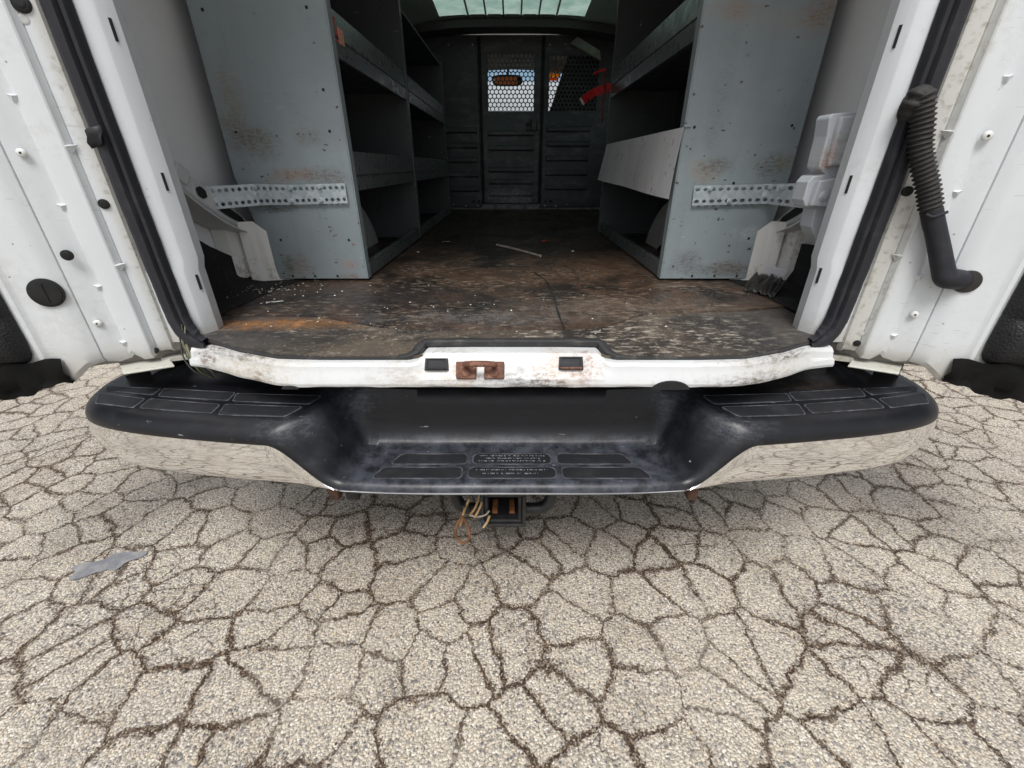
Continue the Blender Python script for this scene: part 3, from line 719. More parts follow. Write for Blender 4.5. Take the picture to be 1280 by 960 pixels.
# resample finely near the recess walls
fine = []
xs = sorted(set([round(lerp(-.6, .6, i/150), 4) for i in range(151)]))
pts = [p for p in OUT if abs(p.x) > .61]
left = [p for p in pts if p.x < 0]; right = [p for p in pts if p.x > 0]
OUT2 = left+[Vector((x, yf(x), 0)) for x in xs]+right
for i, p in enumerate(OUT2):
    tn = (OUT2[min(i+1, len(OUT2)-1)]-OUT2[max(i-1, 0)]).normalized(); nin = Vector((-tn.y, tn.x, 0))
    q = Vector((p.x*.88, max(1.06, p.y-.01), 0)); D = (q-p).length
    _, sx = recess(p.x, p.y); r = lerp(.018, .050, sx); hd = lerp(.020, .040, sx)
    row = []
    # rolled front edge
    for k in range(9):
        th = (math.pi/2)*k/8
        d = r*(1-math.sin(th)) ; drop = hd*(1-math.cos(th))
        d = r*(1-math.cos(math.pi/2-th)) if False else r*(1-math.sin(math.pi/2*(1-k/8)))
        drop = hd*(1-math.cos(math.pi/2*(1-k/8)))
        pt = p+nin*d if D < .3 else p+nin*d
        row.append(Vector((pt.x, pt.y, zcap(pt.x, pt.y)-drop)))
    st_ = p+nin*r
    row.insert(0, Vector((row[0].x-nin.x*-.004, row[0].y-nin.y*-.004, row[0].z-.006)))
    for k in range(1, 25):
        t_ = k/24; pt = st_.lerp(q, t_)
        row.append(Vector((pt.x, pt.y, zcap(pt.x, pt.y)-.006*sm((pt.y-.95)/.03)*0)))
    row.append(Vector((row[-1].x, row[-1].y+.004, .50)))
    rows.append(row)
    zt = row[1].z
    be = sm((abs(p.x)-.90)/.15); zb = lerp(.452, .505, be)+.0
    cr = []
    for f, o in ((1.0, .0015), (.90, .000), (.7, -.003), (.5, -.0048), (.3, -.0035), (.15, .000), (.06, .006), (0., .016), (-.02, .03), (-.01, .06)):
        tuck = 1+1.6*be
        off = o if o < 0 else o*tuck
        if sx < .5 and f > .2: off *= .5
        cr.append(Vector((p.x+nin.x*off, p.y+nin.y*off, lerp(zb, zt+.002, f))))
    crow.append(cr)
BT = NT('step_plastic'); fn = BT.noise(14, 6, .7); f2 = BT.noise(70, 5, .7)
x, y, z = BT.xyz(); ax = BT.math('ABSOLUTE', x)
c = BT.mix(BT.math('MULTIPLY', BT.ss(fn, .5, .75), .3), (.007,.0075,.010), (.026,.028,.034))
stv = BT.noise(20, 4, .6, vec=BT.map((.3, 1.6, 2)))
c = BT.mix(BT.math('MULTIPLY', BT.ss(stv, .56, .72), .2), c, (.035,.038,.045))
slp = BT.math('MULTIPLY', BT.ss(ax, .35, .40), BT.ss(ax, .49, .43)); slp = BT.math('MULTIPLY', slp, BT.ss(BT.noise(7, 5, .7), .36, .68))
c = BT.mix(BT.math('MULTIPLY', slp, .3), c, (.06,.065,.08))
stepm = BT.math('MULTIPLY', BT.ss(z, .50, .475), BT.ss(ax, .42, .33))
c = BT.mix(BT.math('MULTIPLY', stepm, BT.ss(BT.noise(24, 6, .75), .3, .72)), c, (.070,.077,.096))
for s in (-1, 1):  # pale blue spots paint sky sheen onto the curved pad edges
    c = BT.mix(BT.spot((s*.465, .765, .59), .07, f2, stretch=(1.2, .45, .4), amt=.25), c, (.18,.20,.24))
    c = BT.mix(BT.spot((s*.41, .93, .59), .06, f2, stretch=(1, 1, 1), amt=.3), c, (.2,.22,.26))
c = BT.mix(BT.spot((.72, .935, .60), .10, BT.noise(40, 5, .75), stretch=(1.2, .25, 1), amt=.3), c, (.12,.09,.065))
scr = BT.noise(9, 3, .5, vec=BT.map((2, 9, 9), rot=(.2, .3, .5)))
c = BT.mix(BT.math('MULTIPLY', BT.math('MULTIPLY', BT.ss(scr, .70, .73), BT.ss(f2, .45, .6)), .5), c, (.45,.47,.5))
c = BT.mix(BT.math('MULTIPLY', BT.ss(f2, .70, .76), .3), c, (.3,.31,.33))
BT.P(Base_Color=c, Roughness=BT.ss(fn, .3, .7, .30, .44), Specular_IOR_Level=.38, Normal=BT.bump(f2, .22, .0015))
CHR = NT('chrome'); dn = CHR.noise(10, 5, .65)
CHR.P(Base_Color=CHR.mix(CHR.ss(dn, .45, .7), (.93,.94,.94), (.88,.885,.88)), Metallic=1., Roughness=CHR.ss(dn, .4, .75, .035, .09), Normal=CHR.bump(CHR.noise(9, 2), .10, .004))
BUMP = MB().grid(crow).build('rear_bumper', CHR.m, VAN, smooth=60)
CAP = MB().grid(rows).build('step_pad', BT.m, BUMP, smooth=50)

# tread panels on the pads and on the step
TP = rubber('tread_panel', (.016,.017,.020), (.06,.062,.07), .3, .55)
EDGE = simple('tread_edge', (.065,.068,.078), .5, var=.5, scale=60)
def tread(corners, r=.012, zf=zsurf, mark=None):
    c = [Vector((x, y, 0)) for x, y in corners]; n = 6; loop = []
    for i in range(4):
        p, a, b = c[i], (c[i-1]-c[i]), (c[(i+1) % 4]-c[i]); rr = min(r, a.length*.4, b.length*.4)
        A, Bv = p+a.normalized()*rr, p+b.normalized()*rr
        for k in range(n+1):
            t_ = k/n; loop.append(A.lerp(p, t_).lerp(p.lerp(Bv, t_), t_))
    # subdivide long sides so the outline follows the curved front
    lp = []
    for i, p in enumerate(loop):
        q = loop[(i+1) % len(loop)]; m = max(1, int((q-p).length/.02))
        for k in range(m): lp.append(p.lerp(q, k/m))
    ctr = sum(lp, Vector())/len(lp)
    def at(p, h): return Vector((p.x, p.y, zf(p.x, p.y)+h))
    def inset(p, d):
        v = ctr-p; return p+v.normalized()*d
    m = MB()
    m.grid([[at(inset(p, -.0022), .0003) for p in lp], [at(inset(p, -.0012), .0016) for p in lp], [at(inset(p, .0008), .0016) for p in lp], [at(inset(p, .0018), .0006) for p in lp]], True)
    e = m.build('tread_rim', EDGE, CAP, smooth=40)
    m = MB(); rr = [[at(inset(p, .0012), .0006) for p in lp], [at(inset(p, .003), .0012) for p in lp]]
    for f in (.33, .66): rr.append([at(p.lerp(ctr, f), .0012) for p in lp])
    m.grid(rr, True); b0 = len(m.v); m.add([at(ctr, .0012)], [])
    for i in range(len(lp)): m.f.append((b0-len(lp)+i, b0-len(lp)+(i+1) % len(lp), b0))
    o = m.build('tread_panel', TP, CAP, smooth=40)
    return o
PADS = [[(124.6,492),(182,498.7),(166,509.7),(118,502)], [(188,498.7),(275.5,506),(264,517),(174.5,510)], [(282,505.5),(378.6,509),(356,521),(273,518.6)],
        [(134,483.5),(202,486),(190,494),(133.5,488.5)], [(204.8,486),(294.5,491),(285,501),(198,495.8)], [(296,492),(402,495),(386,505.6),(291,501.7)]]
for s in (-1, 1):
    for pad in PADS:
        tread([(-s*p.x if s > 0 else p.x, p.y) for p in (atZ(u, v, ZP) for u, v in pad)], .008)
for row, (ya, yb) in enumerate(((.746, .785), (.797, .836))):
    w = .0
    hw = .100 if row == 0 else .093
    tread([(-hw, ya), (hw, ya), (hw, yb), (-hw, yb)], .016)
    for s in (-1, 1):
        tread([(s*(hw+.014), ya), (s*(.315-.03*row), ya), (s*(.298-.03*row), yb), (s*(hw+.014), yb)], .012)
# worn raised lettering, far too rubbed to read: rows of short strokes
TX = simple('worn_lettering', (.26,.275,.30), .6, var=.5, scale=300)
for (xa, xb, yy) in ((-.078, .078, .828), (-.062, .066, .818), (-.080, .080, .808), (-.082, .080, .775), (-.066, .060, .762)):
    m = MB(); x = xa
    while x < xb:
        for k in range(random.randint(2, 8)):
            if x > xb: break
            w = random.uniform(.0012, .0026); hh = random.uniform(.0022, .0040)
            if random.random() > .12:
                kind = random.random()
                if kind < .5: m.bx(x, x+w*.4, yy-hh/2, yy+hh/2, ZS+.0012, ZS+.0019)
                if kind > .25: m.bx(x, x+w, yy+random.choice((-1, 0, 1))*hh*.4-.0005, yy+hh*.3, ZS+.0012, ZS+.0020)
            x += w+.0009
        x += .003
    m.build('raised_lettering', TX, CAP, smooth=0)

# hitch receiver and what hangs under the bumper
HB = simple('hitch_black', (.016,.016,.017), .5, var=.5, bump=.3)
h = MB()
hc = Vector((-.022, .80, .335))
for (x0, x1, z0, z1) in ((-.047, .047, .037, .046), (-.047, .047, -.046, -.037), (-.047, -.037, -.037, .037), (.037, .047, -.037, .037)):
    h.bx(hc.x+x0, hc.x+x1, .79, 1.05, hc.z+z0, hc.z+z1)
for (x0, x1, z0, z1) in ((-.056, .056, .046, .055), (-.056, .056, -.055, -.046), (-.056, -.047, -.046, .046), (.047, .056, -.046, .046)):
    h.bx(hc.x+x0, hc.x+x1, .783, .812, hc.z+z0, hc.z+z1)
HI = h.build('hitch_receiver', HB, VAN, smooth=0, bevel=.003)
MB().bx(hc.x-.0368, hc.x+.0368, .90, .91, hc.z-.0368, hc.z+.0368).build('receiver_rust', RUSTM, HI, smooth=0)
for dx in (-.022, .022): MB().bx(hc.x+dx-.007, hc.x+dx+.007, .812, .86, hc.z-.0365, hc.z-.030).build('rust_streak', simple('rust_orange', (.22,.085,.03), .8, var=.5), HI, smooth=0, bevel=.002)
for s in (-1, 1):   # safety chain loops
    pts = [(hc.x+s*.05, .83, .300), (hc.x+s*.085, .83, .300), (hc.x+s*.108, .83, .308), (hc.x+s*.121, .835, .330), (hc.x+s*.123, .84, .37), (hc.x+s*.123, .85, .425)]
    MB().tube(catmull(pts, 6), .0155, 10).build('chain_loop', HB, HI, smooth=60)
MB().tube([(-.8, 1.06, .47), (.8, 1.06, .47)], .03, 12).build('hitch_crossbar', HB, HI)
MB().box((-.165, .85, .375), (.05, .05, .035), Matrix.Rotation(R(15), 3, 'Y')).build('trailer_socket', HB, HI, smooth=0, bevel=.006)
YW = NT('wire_tan'); q = YW.noise(50, 4); YW.P(Base_Color=YW.ramp(q, [(.3, (.18,.085,.03)), (.5, (.36,.23,.10)), (.75, (.45,.38,.28))]), Roughness=.7)
BR_ = simple('wire_brown', (.20,.085,.035), .7, var=.5)
def hang(pts, r, m): MB().tube(catmull(pts, 7), r, 8).build('trailer_wire', m, HI, smooth=60)
hang([(-.078, .83, .40), (-.080, .80, .37), (-.090, .785, .345), (-.104, .78, .325)], .0028, YW.m)
hang([(-.070, .83, .40), (-.072, .79, .37), (-.080, .78, .345), (-.092, .775, .322)], .0028, YW.m)
hang([(-.105, .80, .36), (-.120, .79, .325), (-.130, .785, .285)], .0034, YW.m)
hang([(-.104, .78, .325), (-.085, .782, .318), (-.066, .784, .322), (-.056, .784, .335)], .0024, simple('wire_grey', (.30,.28,.25), .7))
hang([(-.056, .784, .318), (-.062, .782, .300), (-.072, .78, .284)], .0034, YW.m)
hang([(-.122, .785, .318), (-.138, .783, .290), (-.142, .78, .255), (-.128, .778, .232), (-.112, .779, .238), (-.108, .781, .268), (-.118, .785, .305), (-.124, .785, .318)], .0032, BR_)
hang([(-.078, .785, .305), (-.070, .785, .296), (-.064, .785, .294)], .005, simple('tape_blue', (.02,.03,.05), .5))
hang([(-.118, .80, .345), (-.110, .80, .325)], .010, HB)
RUST_DARK = simple('rust_dark', (.07,.035,.022), .8, var=.6)
# frame ends and hangers just visible under the bumper
for x, m, w in ((-.425, RUST_DARK, .012), (-.382, HB, .016), (.432, RUST_DARK, .012)):
    MB().box((x, .80, .412), (w*2, .05, .075)).build('bumper_bracket', m, BUMP, smooth=0, bevel=.006)
for s in (-1, 1): MB().bx(s*.55-.05, s*.55+.05, 1.0, 3.9, .42, .55).build('frame_rail', HB, VAN, smooth=0, bevel=.008)
MB().bx(-.9, .9, 1.2, 3.9, .58, .68).build('underbody', DARK, VAN, smooth=0)
# ------------------------------------------------------------------ rear doors
for s in (-1, 1):
    xo = .022 if s > 0 else 0.
    P0 = Vector((s*(.838-xo), .930, 0)); dr = Vector((s*.94, -.342, 0)); nr = Vector((-s*.342, -.94, 0))
    def D(w, e, z): return P0+dr*w+nr*e+Vector((0, 0, z))
    prof = [(-.086,-.044), (-.080,-.034), (-.072,-.029), (-.050,-.022), (-.034,-.010), (-.028,-.001), (-.024,0), (-.012,.001), (-.001,.001), (.0,-.002), (.0015,.001), (.003,.002),
            (.009,.0105), (.012,.012), (.030,.0105), (.047,.0085), (.0505,.0068), (.056,.0035), (.060,.004), (.078,.0085), (.0975,.0135), (.0985,.0135), (.100,.0095), (.1015,.0142), (.112,.018), (.122,.0205), (.132,.021), (.150,.0185), (.172,.013), (.188,.008), (.194,.009), (.200,.013), (.208,.013), (.214,.006), (.22,.0), (.30,0), (.745,0), (.76,-.01), (.765,-.04)]
    def zb(w):
        tab = [(-.07,.700), (-.03,.690), (-.022,.700), (.0,.697), (.02,.678), (.026,.680), (.046,.700), (.056,.690), (.085,.684), (.10,.692), (.118,.690), (.14,.680), (.165,.655), (.185,.645), (.20,.668), (.215,.690), (.8,.69)]
        return interp(tab, w)
    zs = [0, .012, .03, .06]+[.1+.05*i for i in range(27)]
    rows = []
    for w, e in prof:
        col = []
        z0 = zb(w)
        for k, dz in enumerate(zs):
            z = z0+dz*(2.07-z0)/1.40; sh = 1-.35*(k == 0)
            col.append(D(w, e-.006*(k == 0), min(z, 2.07)))
        rows.append(col)
    b = MB().grid(rows)
    # outer skin and bottom return
    sk = [[D(w, -.06, z) for z in (.66, 2.07)] for w in (-.06, .765)]
    b.grid(sk)
    b.grid([[D(w, e-.006, zb(w)) for w, e in prof], [D(w, -.055, zb(w)+.004) for w, e in prof]])
    DOOR = b.build('rear_door', W_door, VAN, smooth=28)
    # stiffening darts pressed across the two bends
    def dart(z, w, e, sg=1):
        c = D(w, e, z); l = .013
        up = Vector((0, 0, 1))
        dm = MB().add([c+dr*-l*1.2+up*.003-nr*.003, c+dr*l*1.1+up*.004-nr*.003, c+dr*.001+nr*.0065, c+dr*-.004-up*.011-nr*.002, c+dr*.006-up*.010-nr*.002], [(0,1,2), (1,4,2), (4,3,2), (3,0,2)]); dm.build('stiffening_dart', W_door, DOOR, smooth=0)
    def wz(u, v, e=.006):
        p = atP(u, v, D(0, e, 0), nr); q = p-P0; return q.dot(dr), p.z
    if s < 0:
        for u, v in ((18,120), (76,257), (121,358), (151,428)): dart(wz(u, v)[1], .0535, .006)
        for u, v in ((79,183), (138,332)): dart(wz(u, v)[1], .007, .0075)
    else:
        for u, v in ((1245,97), (1188,240), (1145,345), (1116,419)): dart(wz(u, v)[1], .0535, .006)
        for u, v in ((1180,165), (1128,320)): dart(wz(u, v)[1], .007, .0075)
    def at(u, v, e): 
        p = atP(u, v, D(0, e, 0), nr); return p
    SC = simple('screw_white_%s' % ('a' if s < 0 else 'b'), (.62,.63,.62), .35, .0, .2)
    PLG = rubber('plug_%s' % ('a' if s < 0 else 'b'), (.012,.012,.013), (.04,.04,.04), .3, .45)
    if s < 0:
        big = [(58, 366, .0225)]; plugs = [(84,319,.0105,.0215), (130,255,.0095,.001), (26,4,.014,.001), (194,438,.0075,.001)]
        scr = [(122,404,.0075,.0125), (27,191,.0075,.013)]; holes = [(189,427,.0055,.001), (30,24,.008,.001)]
    else:
        big = []; plugs = [(1134,239,.0095,.001), (1071,429,.0075,.001)]
        scr = [(1143,393,.0075,.0125), (1234,170,.0085,.0125)]; holes = [(1077,417,.0055,.001)]
    for u, v, e in big:
        c = at(u, v, e); m = MB()
        m.disc(c-nr*.001, nr, .0295, .0035, 40).disc(c+nr*.0026, nr, .0255, .0015, 32)
        m.box(c+nr*.0042, (.0025, .0025, .038)); m.build('access_plug', PLG, DOOR, smooth=40)
    for u, v, r, e in plugs:
        c = at(u, v, e); m = MB().disc(c-nr*.001, nr, r, .004, 24, .001).disc(c+nr*.003, nr, r*.55, .0015, 16)
        m.build('plug', PLG, DOOR, smooth=40)
    for u, v, r, e in scr:
        c = at(u, v, e); k = MB().disc(c-nr*.001, nr, r, .0035, 20, .002).build('screw', SC, DOOR, smooth=40)
        MB().disc(c+nr*.0042, nr, r*.3, .0006, 6).build('drive', DARK, k, smooth=0)
    for u, v, r, e in holes:
        c = at(u, v, e); MB().disc(c-nr*.0012, nr, r, .0018, 20).build('blank_hole', simple('hole_%d' % u, (.42,.43,.43), .5), DOOR, smooth=40)
    # moulded black trim panel
    tm = MB(); rows = []
    W = [.219, .224, .232, .246, .27, .40, .55, .66, .675, .682]; Z = [.705, .712, .725, .75, .78, .80, .81, .815, .83, .845, .86, .875, .95, 1.2, 1.5, 1.52]
    for i, w in enumerate(W):
        row = []
        for j, z in enumerate(Z):
            ei = min(1, min(i, len(W)-1-i)/3.); ej = min(1, min(j, len(Z)-1-j)/3.)
            e = .004+.032*sm(min(ei, 1))*sm(min(ej, 1))
            e -= .012*math.exp(-((z-.812)/.008)**2)*sm(ei)         # moulded groove
            wi = w+.02*(1-ej)**2*(1-i/len(W)) 
            row.append(D(wi, e, z))
        rows.append(row)
    tm.grid(rows); tm.build('trim_panel', BLKP, DOOR, smooth=60)
    # limp black seal along the bottom of the door
    rows = []
    for i in range(46):
        w = .172+.565*i/45; q = i/45
        dz = .012*math.sin(i*.7)+.008*math.sin(i*1.9+s)
        z1 = .700+.004*math.sin(i); base = interp([(0, .655), (.08, .648), (.2, .632), (1, .618)], q)+dz*.35
        rows.append([D(w, .016+.002*math.sin(i*1.1), z1+.012), D(w, .022+.010*math.sin(i*.8+1), lerp(z1, base, .35)), D(w, .016+.010*math.sin(i*1.3), lerp(z1, base, .7)), D(w, .020+.004*math.sin(i*.6), base), D(w, -.05, base+.006), D(w, -.055, z1-.01)])
    MB().grid(rows).build('bottom_seal', rubber('drape_%s' % ('a' if s < 0 else 'b'), (.008,.008,.008), (.03,.028,.025), .3, .8, spec=.12), DOOR, smooth=70)
    MB().tube([D(-.055, -.02, .66), D(-.055, -.02, .78)], .012, 12).box(D(-.03, -.022, .672), (.07, .03, .010), Matrix.Rotation(R(s*-20), 3, 'Z')).build('hinge', W_door, DOOR, smooth=40)
    if s > 0:   # corrugated wiring boot
        top = at(1148, 120, .022); pts = [at(1141, 150, .0)-nr*.02, at(1141, 133, .028), top+nr*.012, at(1153, 150, .034), at(1151, 190, .034), at(1160, 235, .034), at(1164, 262, .034)]
        pth = resample(catmull(pts, 30), 330)
        cb = MB().tube(pth, lambda q: .0178+.0024*max(-.7, math.sin(q*66*math.pi)), 20)
        BO = cb.build('wiring_boot', rubber('boot_black', (.028,.027,.026), (.09,.085,.08), .35, .6), DOOR, smooth=75)
        MB().disc(at(1143, 128, .004), nr, .021, .02, 24, .004).build('boot_grommet', BLK, BO, smooth=40)
        c0, c1 = at(1164, 262, .034), at(1168, 283, .034)
        MB().tube([c0, c0.lerp(c1, .5), c1], .0175, 20).build('boot_collar', BLK, BO, smooth=40)
        MB().tube(catmull([at(1158, 268, .05), at(1166, 271, .055), at(1176, 268, .05), at(1184, 265, .045)], 4), .003, 8).build('cable_tie', BLK, BO, smooth=40)
        e0, e1, e2, e3 = at(1168, 281, .034), at(1174, 310, .034), at(1181, 347, .034), at(1209, 352, .020)
        el = catmull([e0, e1, e2.lerp(e1, .25), e2+dr*.002, e2.lerp(e3, .35), e3.lerp(e2, .3)-nr*.006, e3-nr*.02], 8)
        MB().tube(el, lambda q: .0172+.003*sm(q*1.5), 20).build('boot_elbow', BLK, BO, smooth=60)
        MB().disc(e3-nr*.018, nr, .0235, .022, 28, .002).build('boot_end', rubber('boot_end_black', (.03,.028,.026), (.10,.095,.09), .4, .6), BO, smooth=40)
        MB().disc(at(1205, 343, .004), nr, .0275, .003, 28).build('boot_seat', W_door, BO, smooth=40)

# ------------------------------------------------------------------ bulkhead partition
PY = 4.20
PM = NT('partition_black'); fn = PM.noise(20, 6, .7); x, y, z = PM.xyz()
c = PM.mix(PM.math('MULTIPLY', PM.ss(PM.noise(5, 5, .7, vec=PM.map((1, 1, 2.5))), .46, .7), .5), (.050,.053,.062), (.17,.17,.19))  # pale blotches and the spots below paint sheen onto the black steel
c = PM.mix(PM.math('MULTIPLY', PM.ss(fn, .66, .72), .4), c, (.25,.25,.26))
c = PM.mix(PM.spot((-.02, PY, .84), .13, fn, stretch=(1.6, 1, .45), amt=.85), c, (.42,.42,.46))
c = PM.mix(PM.spot((-.08, PY, 1.30), .14, fn, stretch=(1.3, 1, .9), amt=.45), c, (.15,.15,.16))
PM.P(Base_Color=c, Roughness=PM.ss(fn, .3, .7, .36, .55), Normal=PM.bump(PM.noise(9, 4), .2, .004)); PM = PM.m
PART = thing('bulkhead_partition', (0, PY, FZ), 'black steel bulkhead with mesh windows closing off the front of the cargo area', 'partition')
def mesh_window(x0, x1, z0, z1, y, parent, nc):
    pitch = (x1-x0)/nc; rh = pitch*.866; r = pitch*.415; m = MB(); nr_ = int((z1-z0)/rh)+1
    for j in range(nr_):
        for i in range(nc+(1 if j % 2 == 0 else 0)):
            cx = x0+pitch*(i+(.0 if j % 2 == 0 else .5)); cz = z0+rh*(j+.5)
            outer, inner = [], []
            for k in range(12):
                a = math.pi/6*k+math.pi/6*0
                # hexagon boundary with vertical flat sides
                aa = (a % (math.pi/3)); 
                rad = (pitch/2)/math.cos(min(aa, math.pi/3-aa)) if True else 0
                outer.append(Vector((min(x1, max(x0, cx+rad*math.cos(a))), y, min(z1, max(z0, cz+rad*math.sin(a))))))
                inner.append(Vector((min(x1, max(x0, cx+r*math.cos(a))), y, min(z1, max(z0, cz+r*math.sin(a))))))
            m.grid([outer, inner], True)
    return m.build('mesh_window', PM, parent, smooth=0)
def sheet(x0, x1, z0, z1, win, ribs, name):
    m = MB(); y = PY
    xs_ = [x0, x0+.012, win[0]-.02, win[0], win[1], win[1]+.02, x1-.012, x1] if win else [x0, x0+.012, x1-.012, x1]
    yy = lambda xx, zz: y-(0 if (xx <= x0 or xx >= x1 or zz <= z0 or zz >= z1) else .014)
    zs_ = [z0, z0+.012]+([win[2]-.02, win[2], win[3], win[3]+.02] if win else [])+[z1-.012, z1]
    for i in range(len(xs_)-1):
        for j in range(len(zs_)-1):
            if win and win[0] <= (xs_[i]+xs_[i+1])/2 <= win[1] and win[2] <= (zs_[j]+zs_[j+1])/2 <= win[3]: continue
            def q(a_, b_):
                d = yy(a_, b_)
                if win and win[0] <= a_ <= win[1] and win[2] <= b_ <= win[3]: d = y-.004
                return (a_, d, b_)
            m.add([q(xs_[i], zs_[j]), q(xs_[i+1], zs_[j]), q(xs_[i+1], zs_[j+1]), q(xs_[i], zs_[j+1])], [(0,1,2,3)])
    o = m.build(name, PM, PART, smooth=20, weld=True)
    for (a_, b_, zc) in ribs:
        k = MB(); h = .020
        k.grid([[(a_-.006, y-.0145, zc-h-.004), (b_+.006, y-.0145, zc-h-.004), (b_+.006, y-.0145, zc+h+.004), (a_-.006, y-.0145, zc+h+.004)], [(a_, y-.027, zc-h*.6), (b_, y-.027, zc-h*.6), (b_, y-.027, zc+h*.5), (a_, y-.027, zc+h*.5)]], True)
        k.add([(a_, y-.027, zc-h*.6), (b_, y-.027, zc-h*.6), (b_, y-.027, zc+h*.5), (a_, y-.027, zc+h*.5)], [(0,1,2,3)])
        k.build('pressed_rib', PM, o, smooth=0)
    return o
ZB, ZT = .745, 2.0
pr = [atY(640, v, PY).z for v in (166.5, 185, 212, 227, 242)]
o = sheet(-.258, .243, ZB+.03, ZT, (-.196, .180, 1.495, 1.882), [(-.20, .185, z) for z in pr], 'partition_door')
mesh_window(-.196, .180, 1.495, 1.882, PY-.004, o, 11)
lt = MB().disc((.135, PY-.014, 1.40), (0, -1, 0), .016, .014, 20).bx(.155, .165, PY-.03, PY-.014, 1.355, 1.435).bx(.205, .215, PY-.03, PY-.014, 1.355, 1.435).bx(.120, .225, PY-.026, PY-.0142, 1.352, 1.36)
lt.build('door_latch', BLK, o, smooth=30)
o2 = sheet(-.93, -.268, ZB, ZT, None, [(-.60, -.30, z) for z in [atY(640, v, PY).z for v in (163, 182, 200, 218, 236)]], 'partition_panel')
MB().sweep([(-.62, PY-.0145, 1.46), (-.31, PY-.0145, 1.46)], [(-.005,-.004), (.005,-.004), (.005,.004), (-.005,.004)], (0, 0, 1)).sweep([(-.305, PY-.0145, 1.46), (-.305, PY-.0145, 1.88)], [(-.005,-.004), (.005,-.004), (.005,.004), (-.005,.004)], (1, 0, 0)).build('panel_bead', PM, o2, smooth=0)
o3 = sheet(.253, .93, ZB, ZT, (.303, .70, 1.495, 1.87), [(.30, .66, z) for z in [atY(640, v, PY).z for v in (161.5, 180, 198, 216, 234)]], 'partition_panel')
mesh_window(.303, .70, 1.495, 1.87, PY-.004, o3, 12)
MB().add([(.45, PY+.02, 1.88), (.70, PY+.02, 1.88), (.72, PY+.02, 1.48), (.31, PY+.02, 1.48)], [(0,1,2,3)]).build('dark_backing_sheet', DARK, o3, smooth=0)  # sheet added behind the mesh to black out part of the window
for xg in (-.263, .248): MB().bx(xg-.02, xg+.02, PY+.002, PY+.008, ZB, ZT).build('seam_strip', DARK, PART, smooth=0)
MB().bx(-.93, .93, PY-.004, PY+.004, FZ-.01, ZB+.035).build('threshold', simple('threshold_steel', (.20,.20,.21), .5, var=.5), PART, smooth=0)
for x in (-.33, -.285, .285, .33): MB().disc((x*1.06, PY-.014, .80), (0, -1, 0), .012, .003, 16).build('bung', DARK, PART, smooth=0)
for x in (-.53, -.42, -.31, .30, .40, .50): MB().disc((x, PY-.0145, .765 if abs(x) < .45 else .775), (0, -1, 0), .006, .004, 10).build('bolt', simple('zinc_bolt_%d' % (x*100), (.55,.55,.55), .4, .6), PART, smooth=40)
for x, z in ((-.50, 1.935), (-.31, 1.935), (.30, 1.935), (.42, 1.94)): MB().disc((x, PY-.0145, z), (0, -1, 0), .006, .004, 10).build('bolt', simple('zinc_bolt_%d' % (x*1000), (.45,.45,.45), .4, .6), PART, smooth=40)
MB().prism([(.45, PY-.10, 1.93), (.68, PY-.20, 1.80), (.66, PY-.22, 1.86), (.50, PY-.12, 1.965)], (0, .03, 0)).build('header_trim', simple('pale_trim', (.30,.32,.27), .6), VAN, smooth=0, bevel=.004)

# ------------------------------------------------------------------ shelving units
def P2(u, v, y=1.468): return atY(u, v, y)
ys = [(P2(290, 130), .06, (.20,.17,.11), .7, (.6,1,1.4)), (P2(300, 170), .05, (.13,.10,.08), .8, (.8,1,1.2)), (P2(325, 178), .05, (.12,.10,.07), .8, (1,1,.8)), (P2(388, 172), .035, (.16,.15,.14), .7, (1.3,1,.6)), (P2(372, 218), .05, (.26,.13,.08), .85, (1.1,1,.35)), (P2(350, 224), .04, (.25,.17,.13), .6, (1,1,.5)), (P2(410, 222), .05, (.12,.10,.09), .8, (1.3,1,.5)),
      (P2(374, 335), .045, (.17,.11,.08), .8, (1,1,.9)), (P2(360, 330), .03, (.07,.09,.07), .9, (.6,1,1)), (P2(435, 331), .03, (.33,.21,.16), .7, (1,1,.6)), (P2(345, 261), .03, (.05,.035,.03), .9, (2,1,.4)), (P2(437, 347), .025, (.2,.12,.08), .8, (1.5,1,.6)), (P2(430, 50), .12, (.16,.17,.14), .3, (.4,1,1.4))]
yr = [(P2(921, 12), .045, (.28,.19,.12), .8, (1.4,1,.6)), (P2(990, 24), .07, (.32,.29,.25), .6, (1.6,1,.35)), (P2(1030, 15), .05, (.24,.15,.09), .8, (1,1,.8)), (P2(880, 216), .045, (.27,.19,.11), .7, (1,1,.8)), (P2(895, 207), .045, (.10,.09,.08), .8, (1,1,.5)), (P2(968, 208), .055, (.10,.095,.08), .85, (1,1,.6)), (P2(978, 204), .02, (.17,.16,.05), .8, (1,1,1)),
      (P2(895, 338), .06, (.08,.07,.065), .85, (2.0,1,.35)), (P2(915, 335), .05, (.16,.11,.08), .7, (1.5,1,.5)), (P2(860, 325), .04, (.11,.10,.10), .7, (1,1,.8)), (P2(900, 130), .10, (.13,.14,.15), .4, (.25,1,1.6)), (P2(937, 292), .04, (.45,.48,.48), .6, (1.2,1,.6))]
SG_L = grey_steel('shelf_grey_worn', spots=ys); SG_R = grey_steel('shelf_grey_scuffed', spots=yr)
SG_IN = grey_steel('shelf_grey_shaded', (.065,.077,.082), dirt=.8)  # darkened copy of the grey, shade inside the shelves put into the colour
SG_LIP = grey_steel('shelf_lip_shaded', (.105,.122,.124), dirt=1.2, rough=.30)  # lips get a darker grey too, their shade painted in
ALU = NT('bare_sheet'); q = ALU.noise(6, 5, .6, vec=ALU.map((1, 1.6, .4))); q2 = ALU.noise(40, 6, .75, vec=ALU.map((1, 1, .5)))
